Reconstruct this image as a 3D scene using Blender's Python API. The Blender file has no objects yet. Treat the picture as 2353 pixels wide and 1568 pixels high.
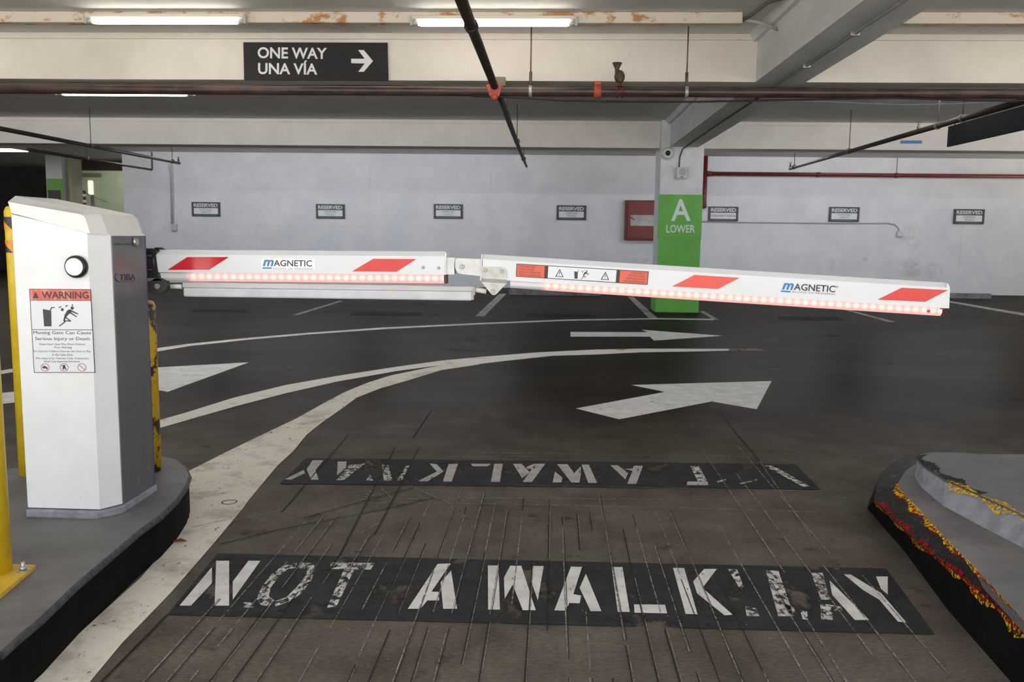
import bpy, bmesh, math, random
import numpy as np
from mathutils import Vector, Matrix
random.seed(7)
sc = bpy.context.scene
COL = sc.collection

# ------------------------------------------------------------------ camera
IMG_W, IMG_H, FOCAL, EYE = 2353, 1568, 2000.0, 1.18
VPX, VPY, HSLOPE = 1271.0, 541.0, 0.0125      # vanishing point of the depth axis, slope of the horizon

def camera_axes():
    a = (VPX - IMG_W / 2) / FOCAL
    b = (IMG_H / 2 - VPY) / FOCAL
    s = HSLOPE
    for _ in range(20):
        c = math.sqrt(1 - s * s); e = a * c - b * s
        s = HSLOPE * (c + a * e) + b * e
    y = np.array([a, b, -1.0]); y /= np.linalg.norm(y)
    x = np.array([c, -s, e]); x /= np.linalg.norm(x)
    return np.array([x, y, np.cross(x, y)])
CAM = camera_axes()
cam_data = bpy.data.cameras.new('camera')
cam_data.sensor_fit = 'HORIZONTAL'; cam_data.sensor_width = 36.0
cam_data.lens = 36.0 * FOCAL / IMG_W
cam_data.clip_start = 0.05; cam_data.clip_end = 200
cam_data.dof.use_dof = True; cam_data.dof.focus_distance = 3.4; cam_data.dof.aperture_fstop = 9.5
cam = bpy.data.objects.new('camera', cam_data); COL.objects.link(cam)
m4 = Matrix.Identity(4)
for r in range(3):
    for c_ in range(3):
        m4[r][c_] = CAM[r][c_]
m4.translation = (0, 0, EYE)
cam.matrix_world = m4
sc.camera = cam

# survey helpers: sight lines from the surveyed viewpoint cut with real planes of the garage
def ray(px, py): return CAM @ np.array([(px - IMG_W / 2) / FOCAL, (IMG_H / 2 - py) / FOCAL, -1.0])
def onz(px, py, z=0.0):
    d = ray(px, py); t = (z - EYE) / d[2]; return Vector((d[0] * t, d[1] * t, z))
def ony(px, py, y):
    d = ray(px, py); t = y / d[1]; return Vector((d[0] * t, y, EYE + d[2] * t))
def onx(px, py, x):
    d = ray(px, py); t = x / d[0]; return Vector((x, d[1] * t, EYE + d[2] * t))

# ------------------------------------------------------------------ world, light, exposure
sc.view_settings.view_transform = 'Standard'
sc.view_settings.look = 'None'
sc.view_settings.gamma = 1.0
sc.view_settings.use_curve_mapping = False
sc.view_settings.exposure = 0.15
SKY_STRENGTH = 1.55
SUN_STRENGTH = 25.0
TUBE_STRENGTH = 16.0
UNSEEN_TUBE_STRENGTH = 62.0
world = bpy.data.worlds.new('daylight'); sc.world = world
world.use_nodes = True
bg = world.node_tree.nodes['Background']
bg.inputs[0].default_value = (0.90, 0.95, 1.0, 1)
bg.inputs[1].default_value = SKY_STRENGTH
sun_d = bpy.data.lights.new('sun', 'SUN'); sun_d.energy = SUN_STRENGTH; sun_d.angle = 0.01; sun_d.color = (1, .95, .88)
sun = bpy.data.objects.new('sun', sun_d); COL.objects.link(sun)        # over the roof: lights the yard outside, not the deck
sun.location = (0, 10, 20); sun.rotation_euler = Vector((.25, -.55, -1)).to_track_quat('-Z', 'Y').to_euler()
sc.cycles.use_denoising = True
sc.cycles.max_bounces = 8
sc.cycles.sample_clamp_indirect = 6

# ------------------------------------------------------------------ materials
def lin(c):
    o = []
    for v in c[:3]:
        v = v / 255.0
        o.append(v / 12.92 if v <= 0.04045 else ((v + 0.055) / 1.055) ** 2.4)
    return (*o, 1.0)
MATS = {}
def nd(nt, t, **kw):
    n = nt.nodes.new(t)
    for k, v in kw.items(): setattr(n, k, v)
    return n
def mat(name, rgb, rough=0.6, metal=0.0, rgb2=None, scale=8.0, lo=0.4, hi=0.65, bump=0.0, bscale=60.0,
        stretch=None, detail=6.0, spec=0.5, wear=None, wscale=30.0, wstretch=None, emit=0.0, soft=.035):
    """procedural principled material; rgb2 = second colour through noise; wear = share of the surface worn off (see-through)"""
    if name in MATS: return MATS[name]
    m = bpy.data.materials.new(name); m.use_nodes = True
    nt = m.node_tree; b = nt.nodes['Principled BSDF']; out = nt.nodes['Material Output']
    b.inputs['Base Color'].default_value = lin(rgb)
    b.inputs['Roughness'].default_value = rough
    b.inputs['Metallic'].default_value = metal
    b.inputs['Specular IOR Level'].default_value = spec
    tc = nd(nt, 'ShaderNodeTexCoord')
    src = tc.outputs['Object']
    if stretch:
        mp = nd(nt, 'ShaderNodeMapping'); mp.inputs['Scale'].default_value = stretch
        nt.links.new(src, mp.inputs['Vector']); src = mp.outputs['Vector']
    if rgb2 is not None:
        n = nd(nt, 'ShaderNodeTexNoise'); n.inputs['Scale'].default_value = scale; n.inputs['Detail'].default_value = detail
        n.inputs['Roughness'].default_value = 0.65
        nt.links.new(src, n.inputs['Vector'])
        cr = nd(nt, 'ShaderNodeValToRGB')
        cr.color_ramp.elements[0].position = lo; cr.color_ramp.elements[1].position = hi
        cr.color_ramp.elements[0].color = lin(rgb); cr.color_ramp.elements[1].color = lin(rgb2)
        nt.links.new(n.outputs['Fac'], cr.inputs['Fac'])
        nt.links.new(cr.outputs['Color'], b.inputs['Base Color'])
    if bump:
        n2 = nd(nt, 'ShaderNodeTexNoise'); n2.inputs['Scale'].default_value = bscale; n2.inputs['Detail'].default_value = 5
        nt.links.new(tc.outputs['Object'], n2.inputs['Vector'])
        bp = nd(nt, 'ShaderNodeBump'); bp.inputs['Strength'].default_value = bump; bp.inputs['Distance'].default_value = 0.01
        nt.links.new(n2.outputs['Fac'], bp.inputs['Height']); nt.links.new(bp.outputs['Normal'], b.inputs['Normal'])
    if emit:
        b.inputs['Emission Color'].default_value = lin(rgb); b.inputs['Emission Strength'].default_value = emit
    if wear is not None:
        n3 = nd(nt, 'ShaderNodeTexNoise'); n3.inputs['Scale'].default_value = wscale; n3.inputs['Detail'].default_value = 8
        n3.inputs['Roughness'].default_value = 0.75
        s3 = tc.outputs['Object']
        if wstretch:
            mp = nd(nt, 'ShaderNodeMapping'); mp.inputs['Scale'].default_value = wstretch
            nt.links.new(s3, mp.inputs['Vector']); s3 = mp.outputs['Vector']
        nt.links.new(s3, n3.inputs['Vector'])
        r3 = nd(nt, 'ShaderNodeValToRGB')
        mid = 0.33 + 0.34 * wear
        r3.color_ramp.elements[0].position = max(0.0, mid - soft); r3.color_ramp.elements[1].position = min(1.0, mid + soft)
        nt.links.new(n3.outputs['Fac'], r3.inputs['Fac'])
        tr = nd(nt, 'ShaderNodeBsdfTransparent'); mx = nd(nt, 'ShaderNodeMixShader')
        nt.links.new(r3.outputs['Color'], mx.inputs['Fac'])
        nt.links.new(tr.outputs[0], mx.inputs[1]); nt.links.new(b.outputs[0], mx.inputs[2])
        nt.links.new(mx.outputs[0], out.inputs['Surface'])
    MATS[name] = m
    return m

def fmat(name, rgb, rough, **kw): return mat(name, rgb, .8, spec=.06, **kw)

def emission(name, rgb, strength):
    if name in MATS: return MATS[name]
    m = bpy.data.materials.new(name); m.use_nodes = True
    nt = m.node_tree; nt.nodes.clear()
    e = nd(nt, 'ShaderNodeEmission'); e.inputs[0].default_value = lin(rgb); e.inputs[1].default_value = strength
    o = nd(nt, 'ShaderNodeOutputMaterial'); nt.links.new(e.outputs[0], o.inputs[0])
    MATS[name] = m
    return m

def floor_material():
    m = bpy.data.materials.new('deck_floor'); m.use_nodes = True
    nt = m.node_tree; b = nt.nodes['Principled BSDF']
    tc = nd(nt, 'ShaderNodeTexCoord'); P = tc.outputs['Object']
    def noise(scale, detail=6, stretch=None, rough=0.6):
        n = nd(nt, 'ShaderNodeTexNoise'); n.inputs['Scale'].default_value = scale
        n.inputs['Detail'].default_value = detail; n.inputs['Roughness'].default_value = rough
        v = P
        if stretch:
            mp = nd(nt, 'ShaderNodeMapping'); mp.inputs['Scale'].default_value = stretch
            nt.links.new(P, mp.inputs['Vector']); v = mp.outputs['Vector']
        nt.links.new(v, n.inputs['Vector']); return n.outputs['Fac']
    def ramp(f, p0, c0, p1, c1):
        r = nd(nt, 'ShaderNodeValToRGB')
        r.color_ramp.elements[0].position = p0; r.color_ramp.elements[1].position = p1
        r.color_ramp.elements[0].color = c0; r.color_ramp.elements[1].color = c1
        nt.links.new(f, r.inputs['Fac']); return r.outputs['Color']
    def mix(f, a, c, mode='MIX'):
        x = nd(nt, 'ShaderNodeMix', data_type='RGBA', blend_type=mode)
        if isinstance(f, float): x.inputs[0].default_value = f
        else: nt.links.new(f, x.inputs[0])
        nt.links.new(a, x.inputs[6]); nt.links.new(c, x.inputs[7]); return x.outputs[2]
    # broomed concrete of the entry lane: brown grey, oil spots
    conc = ramp(noise(3.2, 8), 0.35, lin(CONC_A), 0.7, lin(CONC_B))
    grain = ramp(noise(140, 3, (0.35, 1, 1)), 0.3, (0.72, 0.72, 0.72, 1), 0.75, (1.25, 1.25, 1.25, 1))
    conc = mix(1.0, conc, grain, 'MULTIPLY')
    oil = ramp(noise(5.5, 4, (1, 0.8, 1)), 0.62, (1, 1, 1, 1), 0.72, (0.5, 0.48, 0.46, 1))
    conc = mix(1.0, conc, oil, 'MULTIPLY')
    # traffic coating of the deck: dark, tyre polished
    deck = ramp(noise(1.1, 7, (0.5, 1, 1)), 0.35, lin(DECK_A), 0.7, lin(DECK_B))
    smear = ramp(noise(2.2, 5, (0.25, 1.2, 1)), 0.45, (1, 1, 1, 1), 0.75, (0.7, 0.7, 0.71, 1))
    deck = mix(1.0, deck, smear, 'MULTIPLY')
    g2 = ramp(noise(220, 2), 0.3, (0.85, 0.85, 0.85, 1), 0.7, (1.12, 1.12, 1.12, 1))
    deck = mix(1.0, deck, g2, 'MULTIPLY')
    # ragged joint between them
    sep = nd(nt, 'ShaderNodeSeparateXYZ'); nt.links.new(P, sep.inputs[0])
    ad = nd(nt, 'ShaderNodeMath', operation='MULTIPLY_ADD'); nt.links.new(noise(1.4, 5), ad.inputs[0]); ad.inputs[1].default_value = 1.6
    nt.links.new(sep.outputs[1], ad.inputs[2])
    mr = nd(nt, 'ShaderNodeMapRange', interpolation_type='SMOOTHSTEP'); nt.links.new(ad.outputs[0], mr.inputs[0])
    mr.inputs[1].default_value = 4.3; mr.inputs[2].default_value = 7.4
    colr = mix(mr.outputs[0], conc, deck)
    nt.links.new(colr, b.inputs['Base Color'])
    rr = nd(nt, 'ShaderNodeMapRange'); nt.links.new(mr.outputs[0], rr.inputs[0]); rr.inputs[3].default_value = 0.6; rr.inputs[4].default_value = 0.31
    nr = nd(nt, 'ShaderNodeMath', operation='MULTIPLY_ADD'); nt.links.new(noise(2.0, 5, (0.4, 1, 1)), nr.inputs[0]); nr.inputs[1].default_value = 0.22
    nt.links.new(rr.outputs[0], nr.inputs[2])
    sb = nd(nt, 'ShaderNodeMath', operation='SUBTRACT'); nt.links.new(nr.outputs[0], sb.inputs[0]); sb.inputs[1].default_value = 0.11
    b.inputs['Roughness'].default_value = 0.9; b.inputs['Specular IOR Level'].default_value = 0.0
    bp = nd(nt, 'ShaderNodeBump'); bp.inputs['Strength'].default_value = 0.12; bp.inputs['Distance'].default_value = 0.004
    nt.links.new(noise(180, 4), bp.inputs['Height']); nt.links.new(bp.outputs['Normal'], b.inputs['Normal'])
    gl_ = nd(nt, 'ShaderNodeBsdfGlossy'); gl_.inputs[0].default_value = (1, .95, .88, 1); nt.links.new(sb.outputs[0], gl_.inputs['Roughness'])
    fr = nd(nt, 'ShaderNodeFresnel'); fr.inputs[0].default_value = 1.25
    fw = nd(nt, 'ShaderNodeMapRange'); nt.links.new(mr.outputs[0], fw.inputs[0]); fw.inputs[3].default_value = 0.10; fw.inputs[4].default_value = GLOSS
    fm = nd(nt, 'ShaderNodeMath', operation='MULTIPLY'); nt.links.new(fr.outputs[0], fm.inputs[0]); nt.links.new(fw.outputs[0], fm.inputs[1])
    ms = nd(nt, 'ShaderNodeMixShader'); nt.links.new(fm.outputs[0], ms.inputs[0]); nt.links.new(b.outputs[0], ms.inputs[1]); nt.links.new(gl_.outputs[0], ms.inputs[2])
    nt.links.new(ms.outputs[0], nt.nodes['Material Output'].inputs['Surface'])
    return m
GLOSS = 0.13
CONC_A, CONC_B = (84, 78, 69), (110, 103, 94)
DECK_A, DECK_B = (27, 24, 19), (49, 45, 39)

M_WALL = lambda: mat('painted_wall', (214, 214, 216), 0.7, rgb2=(226, 225, 224), scale=1.6, bump=0.15, bscale=25)
M_BEAM = lambda: mat('painted_beam', (226, 220, 212), 0.65, rgb2=(216, 209, 201), scale=2.0, bump=0.1, bscale=20)
M_SLAB = lambda: mat('slab_concrete', (222, 221, 217), 0.8, rgb2=(210, 209, 205), scale=2.5, bump=0.2, bscale=15)
M_LBEAM = lambda: mat('old_white_beam', (220, 222, 220), 0.7, rgb2=(202, 204, 202), scale=2.5, stretch=(1, .3, 1), bump=0.15, bscale=18)
M_WHITE = lambda: mat('white_powder_coat', (236, 237, 239), 0.35, rgb2=(231, 231, 232), scale=6)
M_BLACKP = lambda: mat('black_plastic', (24, 24, 25), 0.4, rgb2=(32, 32, 33), scale=20)
M_STEEL = lambda: mat('galvanised_steel', (190, 190, 186), 0.35, 0.85, rgb2=(160, 160, 158), scale=30)
M_LINE = lambda: fmat('road_paint', (226, 222, 212), 0.55, rgb2=(196, 190, 180), scale=9, wear=0.12, wscale=45)
M_RUSTPIPE = lambda: mat('brown_pipe_paint', (78, 58, 52), 0.38, rgb2=(48, 37, 34), scale=14, stretch=(.4, 1, 1))
M_DARKPIPE = lambda: mat('dark_brown_pipe', (50, 41, 36), 0.55, spec=.25, rgb2=(36, 30, 27), scale=14)
M_ROD = lambda: mat('hanger_steel', (110, 98, 84), 0.5, 0.4, rgb2=(84, 74, 64), scale=30)
M_RED = lambda: mat('red_fire_paint', (110, 24, 20), 0.45, rgb2=(92, 22, 19), scale=8)
M_ORANGE = lambda: mat('orange_coupling', (178, 82, 58), 0.5, rgb2=(146, 62, 44), scale=30)
M_YELLOW = lambda: mat('yellow_enamel', (232, 198, 34), 0.4, rgb2=(214, 178, 28), scale=9)
M_KERBTOP = lambda: mat('grey_kerb_top', (112, 110, 108), 0.7, rgb2=(92, 90, 88), scale=4.5, bump=0.25, bscale=50)
M_KERBBLACK = lambda: mat('black_kerb_paint', (11, 11, 11), 0.8, spec=.08, rgb2=(19, 18, 17), scale=16, bump=0.15, bscale=50)

# ------------------------------------------------------------------ object helpers
WL = {}
def link(name, me, parent=None, loc=None):
    o = bpy.data.objects.new(name, me); COL.objects.link(o)
    if parent is not None:
        o.parent = parent; WL[o] = WL[parent]
    else:
        WL[o] = Vector(loc) if loc is not None else Vector((0, 0, 0)); o.location = WL[o]
    return o
def thing(name, label, cat, loc, group=None):
    o = link(name, None, None, loc); o.empty_display_size = 0.1
    return tag(o, label, cat, group)
def tag(o, label, cat, group=None):
    o['label'] = label; o['category'] = cat; o['kind'] = 'thing'
    if group: o['group'] = group
    return o
class MB:
    """collects shapes given in world metres and links them as one mesh object"""
    def __init__(s): s.bm = bmesh.new()
    def box(s, lo, hi, bev=0.0):
        x0, y0, z0 = lo; x1, y1, z1 = hi
        return s.hexa([(x0, y0, z0), (x1, y0, z0), (x1, y1, z0), (x0, y1, z0)], [(x0, y0, z1), (x1, y0, z1), (x1, y1, z1), (x0, y1, z1)], bev)
    def hexa(s, bot, top, bev=0.0):
        t = bmesh.new()
        b = [t.verts.new(p) for p in bot]; u = [t.verts.new(p) for p in top]
        n = len(b)
        t.faces.new(list(reversed(b))); t.faces.new(u)
        for i in range(n): t.faces.new([b[i], b[(i + 1) % n], u[(i + 1) % n], u[i]])
        if bev:
            bmesh.ops.bevel(t, geom=list(t.edges), offset=bev, segments=2, affect='EDGES', profile=0.5)
        s.merge(t); return s
    def prism(s, pts, vec, bev=0.0):
        v = Vector(vec); s.hexa([Vector(p) for p in pts], [Vector(p) + v for p in pts], bev); return s
    def merge(s, t):
        bmesh.ops.recalc_face_normals(t, faces=t.faces)
        me = bpy.data.meshes.new('tmp'); t.to_mesh(me); t.free(); s.bm.from_mesh(me); bpy.data.meshes.remove(me)
    def tube(s, path, r, seg=14, cap=True):
        path = [Vector(p) for p in path]; t = bmesh.new(); rings = []
        rs = r if isinstance(r, (list, tuple)) else [r] * len(path)
        up = None
        for i, p in enumerate(path):
            d = (path[min(i + 1, len(path) - 1)] - path[max(i - 1, 0)]).normalized()
            if up is None:
                up = Vector((0, 0, 1)) if abs(d.z) < 0.9 else Vector((1, 0, 0))
            a = (up - d * up.dot(d)).normalized(); c = d.cross(a); up = a
            rings.append([t.verts.new(p + (a * math.cos(k * 2 * math.pi / seg) + c * math.sin(k * 2 * math.pi / seg)) * rs[i]) for k in range(seg)])
        for q in range(len(rings) - 1):
            for k in range(seg):
                f = t.faces.new([rings[q][k], rings[q][(k + 1) % seg], rings[q + 1][(k + 1) % seg], rings[q + 1][k]]); f.smooth = True
        if cap:
            t.faces.new(rings[0]); t.faces.new(rings[-1])
        s.merge(t); return s
    def disc(s, c, nrm, r, h, seg=28, bev=0.0):
        n = Vector(nrm).normalized(); c = Vector(c)
        if bev: return s.tube([c, c + n * (h - bev), c + n * h], [r, r, r - bev], seg)
        return s.tube([c, c + n * h], r, seg)
    def ball(s, c, r, sx=1, sy=1, sz=1, seg=16):
        t = bmesh.new(); bmesh.ops.create_uvsphere(t, u_segments=seg, v_segments=max(6, seg // 2), radius=1)
        for v in t.verts: v.co = Vector((v.co.x * r * sx, v.co.y * r * sy, v.co.z * r * sz)) + Vector(c)
        for f in t.faces: f.smooth = True
        s.merge(t); return s
    def poly(s, pts):
        t = bmesh.new(); f = t.faces.new([t.verts.new(p) for p in pts]); f.normal_update()
        bmesh.ops.triangulate(t, faces=[f], ngon_method='EAR_CLIP')
        me = bpy.data.meshes.new('tmp'); t.to_mesh(me); t.free(); s.bm.from_mesh(me); bpy.data.meshes.remove(me)
        return s
    def strip(s, pts, w):
        """flat ribbon on the floor along pts, width w"""
        pts = [Vector(p) for p in pts]
        for i in range(len(pts) - 1):
            d = (pts[i + 1] - pts[i]); d.z = 0
            if d.length < 1e-6: continue
            d.normalize(); n = Vector((-d.y, d.x, 0)) * w / 2
            s.poly([pts[i] - n, pts[i + 1] - n, pts[i + 1] + n, pts[i] + n])
        return s
    def loft(s, loops, close_ends=True):
        t = bmesh.new(); R = [[t.verts.new(p) for p in L] for L in loops]; n = len(R[0])
        for q in range(len(R) - 1):
            for k in range(n): t.faces.new([R[q][k], R[q][(k + 1) % n], R[q + 1][(k + 1) % n], R[q + 1][k]])
        if close_ends: t.faces.new(R[0]); t.faces.new(R[-1])
        s.merge(t); return s
    def build(s, name, m, parent=None, loc=None, smooth=False):
        me = bpy.data.meshes.new(name)
        if parent is None and loc is None: loc = Vector((0, 0, 0))
        off = WL[parent] if parent is not None else Vector(loc)
        bmesh.ops.translate(s.bm, verts=s.bm.verts, vec=-off)
        s.bm.to_mesh(me); s.bm.free()
        if smooth:
            for p in me.polygons: p.use_smooth = True
        me.materials.append(m)
        return link(name, me, parent, loc)
def struct(o):
    o['kind'] = 'structure'; return o

def text_mesh(txt, bold=0.0, shear=0.0, align='LEFT', spacing=1.0, line=1.0):
    cu = bpy.data.curves.new('lettering', 'FONT'); cu.body = txt; cu.size = 1.0; cu.offset = bold; cu.shear = shear
    cu.align_x = align; cu.space_character = spacing; cu.space_line = line
    cu.resolution_u = 3
    ob = bpy.data.objects.new('lettering', cu); COL.objects.link(ob)
    dg = bpy.context.evaluated_depsgraph_get(); dg.update()
    me = bpy.data.meshes.new_from_object(ob.evaluated_get(dg))
    bpy.data.objects.remove(ob); bpy.data.curves.remove(cu)
    return me
def add_text(mb, txt, O, U, V, bold=0.0, shear=0.0, align='LEFT', spacing=1.0, line=1.0):
    """fits the ink box of txt to the parallelogram O (lower left), O+U (lower right), O+V (upper left)"""
    me = text_mesh(txt, bold, shear, align, spacing, line)
    xs = [v.co.x for v in me.vertices]; ys = [v.co.y for v in me.vertices]
    x0, x1, y0, y1 = min(xs), max(xs), min(ys), max(ys)
    for v in me.vertices:
        a = (v.co.x - x0) / (x1 - x0); b = (v.co.y - y0) / (y1 - y0)
        v.co = O + U * a + V * b
    mb.bm.from_mesh(me); bpy.data.meshes.remove(me)
    return mb
def text_q(mb, txt, bl, br, tl, **kw): return add_text(mb, txt, bl, br - bl, tl - bl, **kw)
class Quad:
    """bilinear sheet: (0,0) upper left, (1,1) lower right"""
    def __init__(s, tl, tr, br, bl): s.c = [Vector(p) for p in (tl, tr, br, bl)]
    def __call__(s, u, v):
        a, b, c, d = s.c
        return (a * (1 - u) + b * u) * (1 - v) + (d * (1 - u) + c * u) * v
    def poly(s, mb, uv): return mb.poly([s(*q) for q in uv])
    def rect(s, mb, u0, v0, u1, v1): return s.poly(mb, [(u0, v1), (u1, v1), (u1, v0), (u0, v0)])
    def text(s, mb, t, u0, v0, u1, v1, **kw): return text_q(mb, t, s(u0, v1), s(u1, v1), s(u0, v0), **kw)

# ================================================================== SETTING
SLAB, BEAMZ = 2.93, 2.53
WALLY, B1, B2 = 19.5, 7.9, 13.72
fl = MB(); fl.box((-20, -1.5, -0.2), (13, 26, 0))
floor = struct(fl.build('floor', floor_material()))
M_PAVE = mat('bounce_pavement', (214, 211, 204), .85, rgb2=(200, 197, 190), scale=2)  # unseen bright ground added to bounce light up under the slab
struct(MB().box((-40, -24, -.2), (40, -1.5, -.004)).build('bounce_ground', M_PAVE))
struct(MB().box((13, -1.5, -.2), (40, 26, -.004)).build('bounce_ground', M_PAVE))
c = MB(); c.box((-20, 0.6, SLAB), (13, 26, SLAB + 0.3))
ceiling = struct(c.build('ceiling', M_SLAB()))
def wall_material():
    '''white painted concrete with patched stains and panel seams at their own places on the wall'''
    m = mat('painted_back_wall', (214, 214, 216), 0.7, rgb2=(226, 225, 224), scale=1.6, bump=0.15, bscale=25)
    nt = m.node_tree; b = nt.nodes['Principled BSDF']
    tc = nd(nt, 'ShaderNodeTexCoord')
    nz = nd(nt, 'ShaderNodeTexNoise'); nz.inputs['Scale'].default_value = 9; nz.inputs['Detail'].default_value = 6
    nt.links.new(tc.outputs['Object'], nz.inputs['Vector'])
    nr = nd(nt, 'ShaderNodeMapRange'); nt.links.new(nz.outputs['Fac'], nr.inputs[0]); nr.inputs[1].default_value = .35; nr.inputs[2].default_value = .65
    prev = b.inputs['Base Color'].links[0].from_socket
    spots = [(2095, 542, .32, .38, .3), (2092, 618, .30, .26, .5), (2145, 622, .26, .22, .3), (1988, 596, .07, .13, .4), (1910, 608, .1, .2, .25), (1350, 610, .5, .12, .2), (1470, 600, .3, .1, .25),
             (850, 405, .02, .55, .35), (1128, 410, .02, .6, .25), (670, 580, .02, .8, .2), (1200, 590, .02, .8, .2), (2207, 570, .02, .9, .2), (700, 520, 2.2, .035, .12), (1100, 525, 1.6, .03, .12)]
    for px_, py_, rx, rz, f in spots:
        c_ = ony(px_, py_, WALLY)
        sb = nd(nt, 'ShaderNodeVectorMath', operation='SUBTRACT'); nt.links.new(tc.outputs['Object'], sb.inputs[0]); sb.inputs[1].default_value = c_
        ml = nd(nt, 'ShaderNodeVectorMath', operation='MULTIPLY'); nt.links.new(sb.outputs[0], ml.inputs[0]); ml.inputs[1].default_value = (1 / rx, 1, 1 / rz)
        ln = nd(nt, 'ShaderNodeVectorMath', operation='LENGTH'); nt.links.new(ml.outputs[0], ln.inputs[0])
        mr = nd(nt, 'ShaderNodeMapRange', interpolation_type='SMOOTHSTEP'); nt.links.new(ln.outputs['Value'], mr.inputs[0])
        mr.inputs[1].default_value = .45; mr.inputs[2].default_value = 1.05; mr.inputs[3].default_value = f; mr.inputs[4].default_value = 0
        mm = nd(nt, 'ShaderNodeMath', operation='MULTIPLY'); nt.links.new(mr.outputs[0], mm.inputs[0]); nt.links.new(nr.outputs[0], mm.inputs[1])
        mx = nd(nt, 'ShaderNodeMix', data_type='RGBA'); nt.links.new(mm.outputs[0], mx.inputs[0]); nt.links.new(prev, mx.inputs[6]); mx.inputs[7].default_value = lin((150, 151, 145)); prev = mx.outputs[2]
    nt.links.new(prev, b.inputs['Base Color'])
    return m
w = MB(); w.box((-9.72, WALLY, 0), (13, WALLY + 0.25, SLAB))
wall_back = struct(w.build('wall_back', wall_material()))
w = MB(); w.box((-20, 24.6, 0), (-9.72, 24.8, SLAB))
struct(w.build('wall_far', mat('darkened_lobby_wall', (62, 60, 58), 0.8, rgb2=(50, 49, 47), scale=3)))  # dark colour stands in for the unlit lobby
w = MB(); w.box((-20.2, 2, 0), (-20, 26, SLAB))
struct(w.build('added_wall_left', mat('darkened_lobby_wall', (78, 76, 74))))  # unseen wall added to keep the lobby dark, coloured dark as well
def beam_x(y, d, x0, x1, m):
    b = MB(); b.box((x0, y, BEAMZ), (x1, y + d, SLAB)); 
    b.box((x0, y - 0.025, SLAB - 0.05), (x1, y, SLAB))      # haunch fillet under the slab
    return struct(b.build('ceiling_beam', m))
for xa, xb in ((-20, 1.74), (2.17, 13)):
    beam_x(B1, 0.45, xa, xb, M_BEAM())
    beam_x(B2, 0.45, xa, xb, M_BEAM())
b = MB()
b.box((1.74, 0.9, BEAMZ), (2.17, 13.60, SLAB))
b.hexa([(1.70, 0.9, SLAB - 0.06), (1.74, 0.9, SLAB - 0.06), (1.74, 13.6, SLAB - 0.06), (1.70, 13.6, SLAB - 0.06)],
       [(1.66, 0.9, SLAB), (1.74, 0.9, SLAB), (1.74, 13.6, SLAB), (1.66, 13.6, SLAB)])
struct(b.build('ceiling_beam', M_LBEAM()))

struct(MB().box((13, 0.6, 0), (13.2, 26, 1.25)).build('added_wall_right', M_WALL()))  # unseen parapet added to cut daylight from the right
# lobby seen past the left end of the back wall
dw = struct(MB().box((-13.45, 23.9, 0), (-9.6, 24.0, SLAB)).build('wall_side', mat('lobby_green', (196, 206, 168), 0.6, rgb2=(184, 194, 154), scale=3)))
HB = ony(162, 390, 22.0)
hd = MB().box((HB.x, 22.0, HB.z), (-9.6, 22.3, SLAB)).build('trim_1', mat('brown_header', (82, 70, 58), 0.7, rgb2=(66, 56, 46), scale=5))
struct(hd)
d0, d1 = ony(166, 400, 23.88), ony(226, 400, 23.88)
door = struct(MB().box((d0.x, 23.84, 0), (d1.x, 23.9, d0.z - 0.08), 0.01).build('door_1', mat('cream_door', (208, 206, 178), 0.5, rgb2=(198, 196, 168), scale=4)))
MB().box((d0.x, 23.78, d0.z - 0.08), (d1.x + 0.1, 23.86, d0.z + 0.02)).build('door_closer', mat('bronze_closer', (132, 126, 98), 0.5), door)
p0, p1 = ony(202, 415, 23.83), ony(215, 448, 23.83)
MB().box((p0.x, 23.83, p1.z), (p1.x, 23.845, p0.z), 0.03).build('door_light', emission('lit_door_window', (236, 248, 222), 1.0), door)

# ------------------------------------------------------------------ floor paint (children of the floor)
def fp(pts, z): return [onz(x, y, z) for x, y in pts]
def paint(name, polys, z=0.002, m=None):
    mb = MB()
    for p in polys: mb.poly(fp(p, z))
    return mb.build(name, m or M_LINE(), floor)
edgeL = [(73, 1568), (124, 1509), (229, 1413), (320, 1331), (371, 1273), (412, 1225), (435, 1189), (433, 1083), (518, 1040), (599, 1001), (681, 962), (749, 924), (793, 901), (844, 880), (898, 863), (980, 846), (1040, 836), (1100, 829)]
edgeR = [(206, 1568), (279, 1480), (394, 1361), (492, 1248), (560, 1166), (572, 1149), (637, 1071), (674, 1037), (705, 999), (739, 972), (783, 941), (820, 914), (871, 894), (946, 872), (1014, 851), (1100, 838)]
paint('lane_line', [[(-60, 1720)] + edgeL + list(reversed(edgeR)) + [(90, 1700)]], 0.0025, fmat('road_paint_broad', (226, 218, 204), 0.6, rgb2=(150, 140, 126), scale=5, lo=.5, hi=.78, wear=0.12, wscale=30, wstretch=(1, .5, 1)))
up = [(200, 1009), (354, 969), (422, 950), (538, 914), (657, 885), (776, 864), (912, 843), (1014, 829), (1100, 821), (1236, 810), (1372, 803.5), (1474, 801.5), (1675, 802)]
dn = [(200, 1033), (356, 987), (402, 974), (538, 935), (657, 904), (776, 877), (912, 853), (980, 844), (1040, 837), (1100, 837), (1168, 829), (1270, 818), (1372, 815), (1474, 810), (1610, 808), (1675, 806)]
paint('lane_line', [up + list(reversed(dn))], 0.003, fmat('road_paint_rusty', (226, 222, 212), 0.55, rgb2=(196, 150, 96), scale=3.5, lo=0.58, hi=0.68, wear=0.08, wscale=40))
paint('lane_line', [[(1675, 802), (1746, 801), (1765, 806), (1740, 806.5), (1675, 806)]], 0.003, fmat('road_paint_faint', (130, 122, 110), 0.55, wear=0.45, wscale=25))
up = [(-200, 886), (20, 849), (353, 801.5), (436, 790), (572, 776.5), (708, 765), (878, 753), (1100, 742.5), (1304, 734.5), (1508, 731.5), (1640, 733)]
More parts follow.
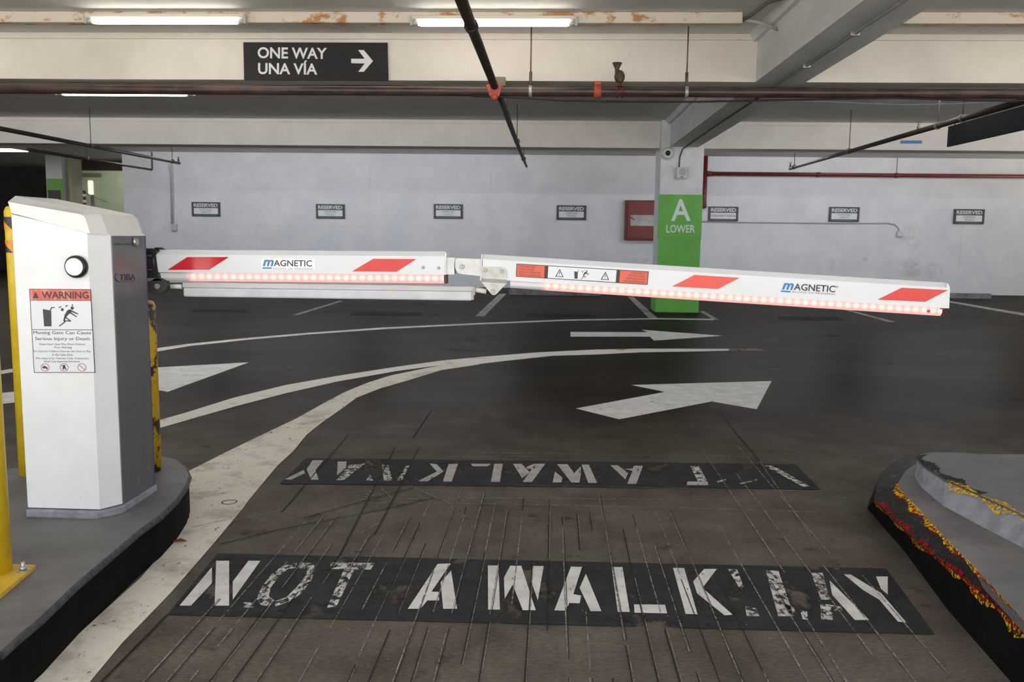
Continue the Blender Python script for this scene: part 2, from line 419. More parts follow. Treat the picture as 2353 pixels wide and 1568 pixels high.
dn = [(-200, 896), (20, 857), (353, 809.5), (436, 795.5), (572, 781), (708, 769), (878, 757), (1100, 746), (1304, 737.5), (1508, 734), (1640, 736)]
paint('lane_line', [up + list(reversed(dn))], 0.002)
M_ARROW = fmat('arrow_paint', (228, 227, 222), 0.5, rgb2=(206, 204, 198), scale=8, wear=0.07, wscale=14)
paint('lane_arrow', [[(572, 833), (385, 901), (345, 893), (300, 897), (150, 912), (-60, 936), (-60, 910), (150, 888), (262, 874), (240, 852), (354, 845)]], 0.002, M_ARROW)
paint('lane_arrow', [[(1311, 763), (1488, 763.6), (1474, 758), (1661, 772), (1503, 783), (1493, 774), (1311, 774)]], 0.002, M_ARROW)
paint('lane_arrow', [[(1323, 939), (1423, 964), (1635.5, 923), (1739, 941), (1773, 876), (1450, 885), (1528, 901)]], 0.002, M_ARROW)
M_STALL = fmat('stall_paint', (176, 173, 167), 0.55, rgb2=(120, 116, 108), scale=6, wear=0.2, wscale=12)
for q in ([(1113, 727), (1092, 727), (1148, 675), (1164, 675)], [(686, 724), (672, 724), (778, 692), (789, 692)], [(1491, 732), (1511, 731), (1455, 682), (1442, 682)],
          [(1652, 735), (1640, 735), (1607, 716), (1617, 715)], [(2041, 740), (2058, 740), (1950, 712), (1939, 712)], [(2353, 726), (2353, 720), (2183, 692), (2175, 694)]):
    paint('stall_line', [q], 0.002, M_STALL)
M_PADOLD = fmat('worn_black_pad', (38, 36, 34), 0.5, rgb2=(54, 51, 47), scale=7, wear=0.15, wscale=8)
for q in ([(815, 716), (966, 718), (975, 727), (800, 726)], [(1215, 721), (1352, 722), (1378, 730), (1208, 729)], [(455, 711), (568, 712), (575, 719), (425, 718)], [(1785, 727), (1925, 728), (1945, 737), (1790, 736)]):
    paint('stencil_pad', [q], 0.002, M_PADOLD)

# lane stencils: black pads with white stencil letters
padF = [(500, 1272), (2036, 1307), (2148, 1458), (384, 1413)]
padB = [(703, 1053), (1828, 1067), (1885, 1125), (642, 1112)]
M_PAD = fmat('black_stencil_pad', (46, 47, 50), 0.6, rgb2=(58, 57, 57), scale=10, wear=0.26, wscale=5, wstretch=(1, .6, 1), bump=.2)
for q in (padF, padB): paint('stencil_pad', [q], 0.003, M_PAD)
A4 = lambda L: [(350 + .3623 * x, 1000 + .3623 * y) for x, y in L]
A5 = lambda L: [(1100 + .3623 * x, 1000 + .3623 * y) for x, y in L]
AR = lambda L: [(1753 + .3878 * x, 960 + .3878 * y) for x, y in L]
F1 = lambda L: [(300 + .34 * x, 700 + .34 * y) for x, y in L]
F2 = lambda L: [(1100 + .34 * x, 700 + .34 * y) for x, y in L]
M_STEN = fmat('white_stencil_paint', (216, 214, 210), 0.55, rgb2=(192, 189, 184), scale=9, wear=0.08, wscale=18, wstretch=(3, .8, 1))
M_STENW = fmat('worn_stencil_paint', (210, 207, 202), 0.6, rgb2=(170, 167, 162), scale=10, wear=0.47, wscale=26, wstretch=(1.5, 1, 1))
paint('stencil_lettering', [A4(p) for p in (
    [(378, 838), (378, 940), (245, 1083), (172, 1083)], [(405, 798), (487, 798), (487, 1083), (395, 1083)], [(610, 798), (686, 798), (510, 1045), (510, 930)],
    [(1810, 818), (1893, 815), (1770, 995), (1815, 995), (1820, 1050), (1745, 1050), (1700, 1103), (1620, 1103)], [(1895, 860), (1933, 1103), (1845, 1103), (1828, 935)])] +
    [A5(p) for p in ([(58, 828), (125, 828), (135, 1108), (60, 1108)], [(200, 830), (270, 830), (362, 1112), (280, 1112), (215, 950), (165, 1040), (160, 905)], [(340, 832), (412, 832), (375, 1050), (330, 920)],
    [(585, 835), (655, 837), (600, 1010), (650, 1020), (640, 1068), (575, 1066), (550, 1115), (480, 1113)], [(680, 880), (778, 1118), (710, 1118), (640, 970)],
    [(843, 838), (912, 838), (958, 1123), (882, 1122)], [(985, 1075), (1182, 1077), (1195, 1132), (988, 1128)],
    [(1232, 843), (1303, 845), (1388, 1138), (1312, 1135)], [(1430, 850), (1510, 850), (1420, 970), (1610, 1140), (1560, 1145), (1385, 1005), (1360, 930)])] +
    [AR(p) for p in ([(395, 965), (630, 1200), (545, 1200), (410, 1050)], [(480, 930), (520, 930), (700, 1040), (850, 1215), (800, 1210), (690, 1080), (590, 1020)], [(670, 942), (740, 942), (740, 1050), (700, 1015)])], 0.004, M_STEN)
paint('worn_lettering', [A4(p) for p in (
    [(920, 808), (830, 830), (760, 880), (690, 970), (662, 1040), (690, 1080), (740, 1085), (775, 1050), (740, 1020), (750, 970), (810, 890), (860, 850), (905, 845)],
    [(935, 808), (1020, 815), (1035, 850), (1010, 920), (950, 1000), (880, 1055), (780, 1088), (775, 1055), (850, 1030), (920, 960), (975, 890), (985, 850), (930, 845)],
    [(1130, 810), (1412, 812), (1385, 855), (1130, 850)], [(1215, 855), (1280, 855), (1165, 1095), (1108, 1095)], [(580, 1062), (640, 1062), (640, 1095), (580, 1095)])] +
    [A5(p) for p in ([(1580, 850), (1640, 855), (1680, 965), (1650, 965)], [(1690, 1085), (1760, 1100), (1780, 1150), (1700, 1150)], [(1820, 860), (1900, 860), (2000, 1150), (1900, 1150)])] +
    [AR(p) for p in ([(285, 920), (355, 920), (395, 1080), (345, 1080)], [(340, 1100), (460, 1120), (475, 1145), (415, 1145), (415, 1200), (345, 1195)], [(120, 1100), (180, 1120), (200, 1170), (150, 1160)], [(220, 1140), (262, 1150), (268, 1200), (235, 1195)])], 0.004, M_STENW)
paint('stencil_lettering', [F1(p) for p in (
    [(1040, 1183), (1170, 1118), (1180, 1140), (1085, 1185)], [(1230, 1053), (1305, 1053), (1250, 1120), (1272, 1185), (1220, 1185), (1190, 1115)], [(1400, 1062), (1460, 1062), (1455, 1105), (1395, 1155)],
    [(2020, 1075), (2070, 1080), (2115, 1130), (2005, 1197), (1940, 1195), (2070, 1130)], [(2150, 1078), (2213, 1078), (2170, 1198), (2110, 1198)])] +
    [F2(p) for p in ([(-53, 1077), (85, 1077), (60, 1094), (-40, 1094)], [(105, 1077), (163, 1077), (143, 1200), (82, 1200)],
    [(232, 1077), (290, 1077), (345, 1135), (293, 1175)], [(375, 1077), (450, 1077), (360, 1200), (297, 1200), (360, 1112), (318, 1110), (330, 1095)],
    [(515, 1130), (565, 1170), (560, 1203), (500, 1203)], [(530, 1080), (600, 1080), (645, 1140), (690, 1095), (690, 1150), (680, 1205), (625, 1203)], [(695, 1083), (745, 1083), (800, 1207), (740, 1207)],
    [(890, 1087), (940, 1087), (1010, 1140), (990, 1182)], [(1050, 1090), (1110, 1090), (1065, 1213), (1003, 1213), (1040, 1125), (985, 1112), (1040, 1110)],
    [(1410, 1197), (1545, 1197), (1555, 1222), (1405, 1222)])], 0.004, fmat('dull_stencil_paint', (186, 182, 176), .55, rgb2=(160, 156, 150), scale=9, wear=.16, wscale=16, wstretch=(3, .8, 1)))
paint('worn_lettering', [F1(p) for p in ([(1480, 1085), (1590, 1075), (1540, 1110), (1440, 1188), (1390, 1188)], [(1590, 1190), (1640, 1190), (1620, 1150)], [(1700, 1080), (1740, 1085), (1770, 1190), (1710, 1190)], [(1860, 1090), (1890, 1090), (1840, 1190), (1800, 1190)])] +
      [F2(p) for p in ([(1430, 1093), (1490, 1093), (1545, 1195), (1480, 1195)], [(1610, 1195), (1675, 1178), (1670, 1190), (1615, 1205)], [(1760, 1210), (1880, 1180), (1885, 1188), (1770, 1216)], [(1930, 1090), (1990, 1090), (2240, 1230), (2190, 1232)])], 0.004, M_STENW)

# scored tyre grooves, saw cuts and scratches in the entry lane
gl, gd = MB(), MB()
x = -1.05
while x < 0.78:
    xx = x + random.uniform(-.006, .006)
    y = 1.2
    y_end = 3.75 + random.uniform(-.25, .2) - (0.35 if x < -0.55 else 0)
    while y < y_end:
        y2 = min(y_end, y + random.uniform(0.25, 1.1))
        if random.random() < (0.86 if y < 2.9 else 0.7):
            light = random.random() < (0.75 if (x < -.5 or x > .4) else 0.35)
            (gl if light else gd).strip([(xx, y, .0048), (xx + random.uniform(-.003, .003), y2, .0048)], random.uniform(.0028, .0045))
            if random.random() < .6: (gd if light else gl).strip([(xx + .0045, y, .0046), (xx + .0045, y2, .0046)], .0022)  # opposite-tone strip paints the lit and shaded sides of the groove
        y = y2 + random.uniform(0.01, 0.12)
    x += 0.0585
for xx, ya, yb in ((.84, 3.0, 4.7), (.93, 2.4, 4.3), (.99, 2.0, 3.1), (1.06, 3.2, 4.9), (1.1, 2.3, 3.0), (.80, 1.8, 2.7)):
    gl.strip([(xx, ya, .0048), (xx + .01, yb, .0048)], .005)
def pxl(mb, pts, wd): mb.strip([onz(a, b_, .0047) for a, b_ in pts], wd)
for pts in ([(799, 1000), (722, 1090), (647, 1177)], [(908, 1029), (845, 1150), (777, 1283)], [(506, 1250), (640, 1217), (820, 1183), (998, 1145)], [(993, 940), (949, 1006)], [(1651, 945), (1700, 1005), (1746, 1060)],
            [(962, 1030), (920, 1115), (860, 1230)], [(700, 1190), (950, 1120)], [(384, 1413), (200, 1600)]):
    pxl(gd, pts, .006)
for pts in ([(538, 1196), (620, 1177), (684, 1168)], [(830, 1148), (1100, 1145), (1709, 1149)], [(830, 1155), (1100, 1158), (1500, 1166), (1879, 1177)], [(1100, 1040), (1400, 1045), (1739, 1050)], [(1746, 1060), (1800, 1140), (1862, 1230)],
            [(820, 1230), (875, 1200)], [(440, 1212), (520, 1195)], [(875, 1122), (905, 1150)], [(950, 1120), (1040, 1160)], [(1000, 1050), (1300, 1048)], [(1180, 1115), (1850, 1128)]):
    pxl(gl, pts, .005)
for k in range(26):
    a, b_ = random.gauss(835, 18), random.gauss(1135, 6); pxl(gl, [(a, b_), (a + random.uniform(2, 9), b_ + random.uniform(-2, 2))], random.uniform(.004, .012))
for k in range(60):
    a, b_ = random.uniform(700, 1900), random.uniform(1130, 1560); pxl(gl, [(a, b_), (a + random.uniform(2, 5), b_)], random.uniform(.003, .006))
gl.build('scored_groove', fmat('scratch_and_lit_edge', (150, 144, 134), 0.7, rgb2=(100, 95, 87), scale=14, wear=0.4, wscale=60), floor)
gd.build('saw_cut', fmat('cut_and_groove_shade', (40, 36, 32), 0.9, rgb2=(56, 50, 44), scale=30, wear=0.12, wscale=60), floor)
# core plug in the broad white line
pc = onz(527, 1154, .004); ringm = MB()
for k in range(24):
    a0, a1 = k * math.pi / 12, (k + 1) * math.pi / 12
    ringm.poly([pc + Vector((math.cos(a) * r, math.sin(a) * r, 0)) for a, r in ((a0, .028), (a0, .034), (a1, .034), (a1, .028))])
ringm.build('core_plug', mat('plug_rim', (84, 78, 70), 0.8), floor)

# ------------------------------------------------------------------ kerb islands
KT = 0.16
topL = [(-260, 1735), (0, 1497), (46, 1456), (92, 1418), (174, 1340), (256, 1271), (321, 1216), (366, 1184), (403, 1148), (426, 1116), (434, 1093), (426, 1074), (403, 1056), (366, 1047), (330, 1046), (240, 1052), (120, 1065), (0, 1081), (-500, 1140)]
tp = [onz(x, y, KT) for x, y in topL] + [onz(-900, 1300, KT), onz(-700, 1735, KT)]
isl = MB(); isl.prism([p - Vector((0, 0, .012)) for p in tp], (0, 0, .012), 0)
island = struct(isl.build('kerb_island', M_KERBTOP()))
MB().prism([Vector((p.x, p.y, 0)) for p in tp], (0, 0, KT - .012)).build('kerb_face', M_KERBBLACK(), island)
lip = MB(); lip.tube([p - Vector((0, 0, .012)) for p in tp[1:14]], .012, 8)
lip.build('kerb_lip', mat('scuffed_kerb_lip', (74, 72, 70), .8, rgb2=(38, 37, 36), scale=40), island)

# right island: lower kerb with a chamfered black band, raised slab inside
rb = [onz(x, y, 0) for x, y in [(2480, 1750), (2323, 1568), (2180, 1405), (2080, 1270), (1993, 1169)]]
nose_b = [onz(x, y, 0) for x, y in [(1998, 1150), (2010, 1122), (2040, 1095), (2080, 1078)]]
ra = [onz(x, y, .13) for x, y in [(2500, 1600), (2353, 1449), (2218, 1332), (2129, 1266), (2008, 1150)]]
nose_a = [onz(x, y, .15) for x, y in [(2014, 1118), (2024, 1090), (2048, 1065), (2088, 1045)]]
rc = [onz(x, y, .175) for x, y in [(2500, 1578), (2353, 1429), (2234, 1301), (2165, 1233), (2063, 1123)]]
nose_c = [onz(x, y, .175) for x, y in [(2064, 1110), (2072, 1096), (2082, 1082), (2100, 1068)]]
rd = [onz(x, y, .175) for x, y in [(2600, 1480), (2480, 1375), (2353, 1266), (2230, 1164), (2112, 1070)]]
re_ = [onz(x, y, .255) for x, y in [(2600, 1330), (2480, 1262), (2353, 1185), (2250, 1138), (2172, 1103)]]
rf = [onz(x, y, .255) for x, y in [(3200, 1330), (3000, 1200), (2700, 1110), (2500, 1072), (2353, 1054)]]
for L_ in (rb, ra, rc): L_[0] = L_[1] + (L_[1] - L_[2]) * 9
B = rb + nose_b; A_ = ra + nose_a; C_ = rc + nose_c
def sheet(mb, P, Q):
    for i in range(len(P) - 1): mb.poly([P[i], P[i + 1], Q[i + 1], Q[i]])
s_ = MB(); far_pts = [Vector((4.5, 1.0, .175)), Vector((4.5, 4.6, .175))]
s_.prism([p - Vector((0, 0, .03)) for p in C_] + [Vector((1.9, 4.12, .145)), Vector((6, 4.4, .145)), Vector((6, -1.2, .145))], (0, 0, .03))
isl2 = struct(s_.build('kerb_island', M_KERBTOP()))
k_ = MB(); sheet(k_, B, A_); k_.build('kerb_face', M_KERBBLACK(), isl2)
k_ = MB(); sheet(k_, A_, C_); k_.build('kerb_chamfer', mat('scraped_kerb_paint', (28, 27, 26), .7, spec=.2, rgb2=(96, 95, 94), scale=40, lo=.55, hi=.8, bump=.4, bscale=60, stretch=(1, .5, 1)), isl2)
k_ = MB()
top2 = [onz(x, y, .255) for x, y in [(2700, 1390), (2480, 1262), (2353, 1185), (2250, 1138), (2172, 1103), (2122, 1070), (2106, 1054), (2112, 1046), (2135, 1040), (2200, 1040), (2353, 1052), (2600, 1080), (2900, 1140), (3200, 1330)]]
_v = onz(2353, 1266, .17) - onz(2353, 1185, .255)
top2[0] = top2[1] + (top2[1] - top2[2]) * 7; top2[11:] = [Vector((4.2, 3.9, .255)), Vector((6, 3.9, .255)), Vector((6, -1, .255))]
bot2 = [Vector((p.x + _v.x * w_, p.y + _v.y * w_, .17)) for p, w_ in zip(top2, (1, 1, 1, .95, .8, .5, .2))] + [Vector((p.x, p.y, .17)) for p in top2[7:]]
k_.prism([p - Vector((0, 0, .01)) for p in top2], (0, 0, .01))
k_.build('raised_slab', mat('raised_slab_paint', (100, 100, 101), .7, rgb2=(84, 84, 85), scale=5, bump=.25, bscale=50), isl2)
k_ = MB(); sheet(k_, bot2 + bot2[:1], [p - Vector((0, 0, .01)) for p in top2 + top2[:1]])
k_.build('raised_slab_face', mat('pale_kerb_face', (150, 152, 160), .7, rgb2=(122, 124, 130), scale=14, bump=.4, bscale=50), isl2)
def chips(nm, E_, toward, f0, f1, m, off, back=.0, seed=1):
    """ragged scraped paint: a ribbon from an edge part of the way over the face beside it"""
    rnd = random.Random(seed); mb = MB(); P, Q = [], []
    for i in range(len(E_) - 1):
        n = max(6, int((E_[i + 1] - E_[i]).length / .012))
        for k in range(n):
            e, q = E_[i].lerp(E_[i + 1], k / n), toward[i].lerp(toward[i + 1], k / n)
            w_ = f0 + (f1 - f0) * (.5 + .5 * math.sin(len(P) * .37 + seed)) * rnd.uniform(.5, 1.2)
            P.append(e + (e - q) * back + Vector(off)); Q.append(e.lerp(q, w_) + Vector(off))
    sheet(mb, P, Q); return mb.build(nm, m, isl2)
M_CHY = fmat('chipped_yellow', (236, 192, 20), .5, rgb2=(214, 160, 18), scale=20, wear=.52, wscale=75)
M_CHR = fmat('chipped_red', (168, 20, 16), .5, rgb2=(120, 18, 16), scale=20, wear=.5, wscale=60)
o1 = (-.004, -.002, .001)
chips('paint_chip', A_[:5], B[:5], .03, .12, M_CHR, o1, .0, 2)
chips('paint_chip', A_[:5], B[:5], .05, .26, M_CHY, (-.003, -.002, .001), .0, 3)
chips('paint_chip', A_[:5], C_[:5], .1, .3, M_CHR, (-.002, -.001, .003), .0, 4)
chips('paint_chip', C_[:6], A_[:6], .08, .32, M_CHY, (-.002, -.001, .004), .05, 5)
chips('paint_chip', C_[:6], A_[:6], .1, .3, M_CHR, (-.002, -.001, .003), .05, 6)
chips('paint_chip', top2[:5], bot2[:5], .06, .3, M_CHY, (-.004, -.003, -.003), .0, 7)
chips('paint_chip', [p + Vector((0, 0, .002)) for p in top2[:5]], [p + Vector((.09, .1, .002)) for p in top2[:5]], .05, .3, M_CHY, (0, 0, 0), .0, 8)
chips('kerb_scuff', [p + Vector((0, 0, .001)) for p in top2[3:8]], [p + Vector((.08, .05, .001)) for p in top2[3:8]], .3, .9, fmat('black_scuff', (26, 25, 24), .6, rgb2=(60, 59, 58), scale=30, wear=.3, wscale=30), (0, 0, 0), .0, 9)

# ================================================================== THINGS
# ------------------------------------------------------------------ column with level sign
CY = 13.54
col = thing('concrete_column', 'square white and green painted concrete column lettered A LOWER', 'column', (1.94, CY + .35, 0))
gz, gz2 = ony(1560, 448, CY).z, ony(1560, 550, CY).z
MB().box((1.61, CY, 0), (2.26, CY + .65, SLAB), .008).build('shaft', mat('column_white', (224, 225, 228), .6, rgb2=(206, 207, 208), scale=3, bump=.1, bscale=20), col)
M_GREEN = mat('lime_green_paint', (98, 176, 62), .45, rgb2=(90, 166, 56), scale=3)
MB().box((1.612, CY - .004, 0.02), (2.258, CY + .002, gz), 0).box((1.604, CY - .008, .02), (2.266, CY + .655, .5)).build('green_band', M_GREEN, col)
MB().box((1.606, CY - .012, gz2), (2.264, CY + .06, gz + .004), .002).build('sign_wrap', M_GREEN, col)
lt = MB(); Yc = CY - .0135
text_q(lt, 'A', ony(1542, 508, Yc), ony(1587, 508, Yc), ony(1542, 458, Yc), bold=.015)
text_q(lt, 'LOWER', ony(1531, 535, Yc), ony(1597, 535, Yc), ony(1531, 517, Yc), bold=.012)
lt.build('lettering', mat('white_vinyl', (226, 232, 232), .5), col)
MB().box((1.585, CY - .02, 0), (2.285, CY + .68, .02)).build('grime_skirt', mat('dark_grime', (50, 46, 40), .9), col)

# ------------------------------------------------------------------ reserved signs on the back wall
M_SIGNB = mat('dark_brown_sign', (62, 56, 50), .5, rgb2=(70, 64, 58), scale=9)
M_SIGNW = mat('white_sign_panel', (222, 223, 228), .35)
M_SIGNT = mat('grey_sign_text', (112, 112, 118), .6)
def reserved(cx, cy, label, oneline=False, w_=67, h_=33):
    Y = WALLY - .03; c0 = ony(cx, cy, Y); W2, H2 = w_ / 2 * Y / FOCAL, h_ / 2 * Y / FOCAL
    r = thing('reserved_sign', label, 'sign', (c0.x, WALLY - .005, c0.z), 'reserved signs along the back wall')
    q = lambda a, b_, y=Y: Vector((c0.x + a * W2, y, c0.z + b_ * H2))
    MB().box((c0.x - W2, Y, c0.z - H2), (c0.x + W2, WALLY - .003, c0.z + H2), .004).build('board', M_SIGNB, r)
    Y1, Y2 = Y - .004, Y - .007
    MB().box((c0.x - W2 * .84, Y1, c0.z - H2 * .66), (c0.x + W2 * .84, Y, c0.z + H2 * .16)).build('panel', M_SIGNW, r)
    a = MB(); text_q(a, 'RESERVED', q(-.84, .3, Y2), q(.84, .3, Y2), q(-.84, .8, Y2), bold=.035); a.build('heading', mat('sign_white_letters', (214, 214, 218), .5), r)
    a = MB()
    if oneline: text_q(a, 'Oversized Vehicle', q(-.8, -.38, Y2), q(.8, -.38, Y2), q(-.8, -.02, Y2), bold=.012)
    else:
        text_q(a, 'OVERSIZED', q(-.42, -.2, Y2), q(.42, -.2, Y2), q(-.42, .04, Y2)); text_q(a, 'VEHICLE', q(-.32, -.55, Y2), q(.32, -.55, Y2), q(-.32, -.3, Y2))
    a.build('lettering', M_SIGNT, r)
    MB().box((c0.x - W2 * .72, Y1, c0.z - H2 * .86), (c0.x + W2 * .72, Y, c0.z - H2 * .78)).build('small_print', M_SIGNT, r)
    return r
first = reserved(473, 481, 'framed RESERVED parking sign farthest left on the wall, beside the grey wall conduit')
lab = {(759, 486): 'RESERVED OVERSIZED VEHICLE sign on the wall, second from the conduit end',
       (1030, 486): 'RESERVED OVERSIZED VEHICLE sign on the wall, second sign left of the red fire cabinet',
       (1313, 489): 'RESERVED OVERSIZED VEHICLE sign on the wall just left of the red fire cabinet',
       (1940, 493): 'RESERVED OVERSIZED VEHICLE sign on the wall above the thin conduit, second right of the column',
       (2227, 498): 'RESERVED OVERSIZED VEHICLE sign on the wall past the conduit end, farthest right of all'}
for (cx, cy), L in lab.items():
    r = first.copy(); COL.objects.link(r); p = ony(cx, cy, WALLY - .03); r.location = (p.x, WALLY - .005, p.z); r['label'] = L
    for ch in first.children:
        k = ch.copy(); COL.objects.link(k); k.parent = r
reserved(1662, 492, 'RESERVED sign with one line reading Oversized Vehicle, just right of the green column', True)

# ------------------------------------------------------------------ ONE WAY sign
OY = B1 - .02
ow = thing('one_way_sign', 'dark ONE WAY / UNA VIA sign with white arrow on the beam', 'sign', (-1.8, B1, 2.7))
MB().prism([ony(x, y, OY) for x, y in [(561, 184), (892, 186), (890, 98), (559, 97)]], (0, .018, 0)).build('board', mat('charcoal_sign', (42, 43, 45), .6, spec=.2, rgb2=(47, 48, 50), scale=6), ow)
OT = OY - .003; a = MB(); M_WL = mat('white_sign_letters', (226, 228, 232), .5)
text_q(a, 'ONE WAY', ony(592, 134, OT), ony(751, 136, OT), ony(592, 108, OT), bold=.022)
text_q(a, 'UNA V\u00cdA', ony(593, 170.5, OT), ony(729, 172, OT), ony(593, 138, OT), bold=.022)
a.build('lettering', M_WL, ow)
MB().poly([ony(x, y, OT) for x, y in [(807, 145), (838, 146), (823, 165), (836, 165), (857, 140.5), (836, 115), (823, 115), (838, 135), (807, 135)]]).build('arrow', M_WL, ow)

# ------------------------------------------------------------------ lights and raceways
M_TUBE = emission('fluorescent_tube', (255, 246, 232), TUBE_STRENGTH)
M_RACE = mat('rusty_white_raceway', (214, 204, 190), .6, rgb2=(176, 126, 78), scale=9, lo=.53, hi=.62, stretch=(.6, 1, 1))
RY = 7.12
def raceway(x0, x1, label):
    r = tag(MB().box((x0, RY, SLAB - .088), (x1, RY + .1, SLAB - .002), .006).build('light_raceway', M_RACE, None, ((x0 + x1) / 2, RY + .05, SLAB)), label, 'raceway')
    return r
raceway(-9, onz(1702, 33, SLAB).x, 'long rust-spotted white raceway under the slab carrying two lit tubes')
raceway(onz(2070, 40, SLAB).x - .1, 9, 'short rust-spotted white raceway under the slab right of the big beam')
def tube_light(xc, y, z, label, L=1.19, m=None, bw=.028, hang=False):
    r = thing('fluorescent_light', label, 'light', (xc, y, z + .05), 'fluorescent tube lights')
    MB().tube([(xc - L / 2, y, z), (xc - L / 2 + .02, y, z), (xc + L / 2 - .02, y, z), (xc + L / 2, y, z)], [.016, .023, .023, .016], 16).build('tube', m or M_TUBE, r)
    for s in (-1, 1):
        xe = xc + s * (L / 2)
        MB().tube([(xe, y, z), (xe + s * .05, y, z)], .02, 12).box((xe + s * .045, y - .02, z - .02), (xe + s * .065, y + .02, z + .05), .003).build('end_cap', mat('lamp_holder', (176, 178, 180), .4, .3), r)
    MB().box((xc - L / 2 - .05, y - bw, z + .028), (xc + L / 2 + .05, y + bw, z + .055), .004).build('batten', mat('batten_white', (205, 200, 190), .5), r)
    if hang:
        for s in (-1, 1): MB().tube([(xc + s * L * .4, y, z + .05), (xc + s * L * .4, y, SLAB)], .006, 8).build('hanger_rod', M_ROD(), r)
    return r
zt = lambda px, py, y: ony(px, py, y)
TY = RY - .035
pz = ony(380, 49, TY); tube_light(pz.x, TY, pz.z, 'lit fluorescent tube on the raceway above and left of the ONE WAY sign')
pz = ony(1134, 54, TY); tube_light(pz.x, TY, pz.z, 'lit fluorescent tube on the raceway behind the slanting sprinkler pipe')
pz = ony(287, 215, 8.15); tube_light(pz.x, 8.15, pz.z, 'lit fluorescent tube under the beam, just behind the main brown pipe', bw=.1)  # batten widened to keep the tube's light off the beam
# lobby ceiling light
pl = ony(20, 345.5, 18.9)
lp = thing('ceiling_light', 'lit flat ceiling light in the dark lobby, cut by the frame edge', 'light', (pl.x - .6, 18.9, pl.z + .05))
MB().box((pl.x - 1.3, 18.6, pl.z + .01), (pl.x + .26, 19.3, pl.z + .07), .01).build('housing', mat('lamp_housing', (120, 118, 112), .5), lp)
MB().prism([(pl.x - 1.25, 18.62, pl.z), (pl.x + .22, 18.62, pl.z), (pl.x + .22, 19.25, pl.z), (pl.x - 1.25, 19.25, pl.z)], (0, 0, .012)).build('diffuser', emission('lobby_diffuser', (255, 246, 228), 14), lp)
# unseen fixtures added as fill for the bays and back wall
for xc in (-5.6, 4.6, 7.4):
    tube_light(xc, TY, pz.z + .4, 'unseen fluorescent tube added to the same raceway')
M_UNSEENTUBE = emission('unseen_fluorescent_tube', (236, 243, 255), UNSEEN_TUBE_STRENGTH)
for xc in (-7.9, -5.0, -1.95, 4.0, 7.2, 10.4):
    tube_light(xc, 9.4, SLAB - .07, 'long added fill tube on the slab, unseen behind the first cross beam', 2.4, M_UNSEENTUBE)
    if xc < 10: tube_light(xc, 16.5, SLAB - .06, 'long added fill tube on the slab, unseen behind the second cross beam', 2.4, M_UNSEENTUBE)

tube_light(-11.2, 22.55, HB.z + .09, 'fluorescent tube hidden behind the brown header of the lobby door', 1.19, M_UNSEENTUBE, hang=True)

# ------------------------------------------------------------------ main sprinkler pipe
PY = 7.55
pm = ony(1180, 209.5, PY); PZ = pm.z; PR = .044
mp = thing('sprinkler_main', 'thick rust-brown sprinkler main running across under the beam', 'pipe', (0, PY, PZ))
MB().tube([(-9, PY, PZ + .0), (9, PY, PZ)], PR, 20).build('pipe', M_RUSTPIPE(), mp)
def clampring(mb, xx, rr, wd): mb.tube([(xx - wd / 2, PY, PZ), (xx + wd / 2, PY, PZ)], rr, 20)
for px_ in (1219, 1577):
    top = ony(px_, 70, PY); bot = ony(px_, 190, PY); X = ony(px_, 205, PY).x
    MB().tube([(X, PY, SLAB), (X, PY, PZ + .15)], .006, 8).tube([(X, PY, PZ + .16), (X, PY, PZ + .04)], .013, 8).build('hanger_rod', M_ROD(), mp)
    a = MB(); clampring(a, X, PR + .006, .028); a.build('hanger_ring', mat('ring_zinc', (178, 178, 172), .45, .5), mp)
X = ony(1373, 205, PY).x
a = MB(); clampring(a, X, PR + .014, .06); a.box((X - .028, PY - .02, PZ + .03), (X + .028, PY + .02, PZ + .085), .006); a.build('coupling', M_ORANGE(), mp)
X = ony(1137, 205, PY).x
a = MB(); a.prism([(X - .075, PY - .055, PZ + .045), (X + .075, PY - .055, PZ + .045), (X + .05, PY - .055, PZ - .02), (X + .04, PY - .055, PZ - .055), (X - .04, PY - .055, PZ - .055), (X - .05, PY - .055, PZ - .02)], (0, .11, 0), .01)
a.ball((X, PY - .05, PZ - .06), .03); a.build('tee_clamp', M_ORANGE(), mp)
MB().box((X - .02, PY + .0, PZ + .03), (X + .09, PY + .06, PZ + .12), .012).build('tee_bracket', mat('brown_bracket', (120, 108, 90), .6), mp)
X = ony(1420, 205, PY).x
a = MB(); a.tube([(X + .012, PY, PZ + .03), (X + .012, PY, PZ + .1)], .018, 12); a.ball((X + .01, PY - .01, PZ + .12), .05, .9, .9, 1.1); a.disc((X + .012, PY - .06, PZ + .095), (0, 1, 0), .02, .05, 14)
a.box((X - .025, PY - .02, PZ + .125), (X + .05, PY + .02, PZ + .15), .006); a.tube([(X - .005, PY, PZ + .14), (X - .012, PY, PZ + .185), (X - .012, PY, PZ + .235)], [.022, .018, .042], 14)
a.build('drain_valve', mat('rusty_valve', (88, 68, 50), .6, rgb2=(56, 44, 36), scale=30), mp)
a = MB(); clampring(a, X - .005, PR + .008, .012); clampring(a, X + .035, PR + .008, .012); a.build('valve_clamp', M_RED(), mp)
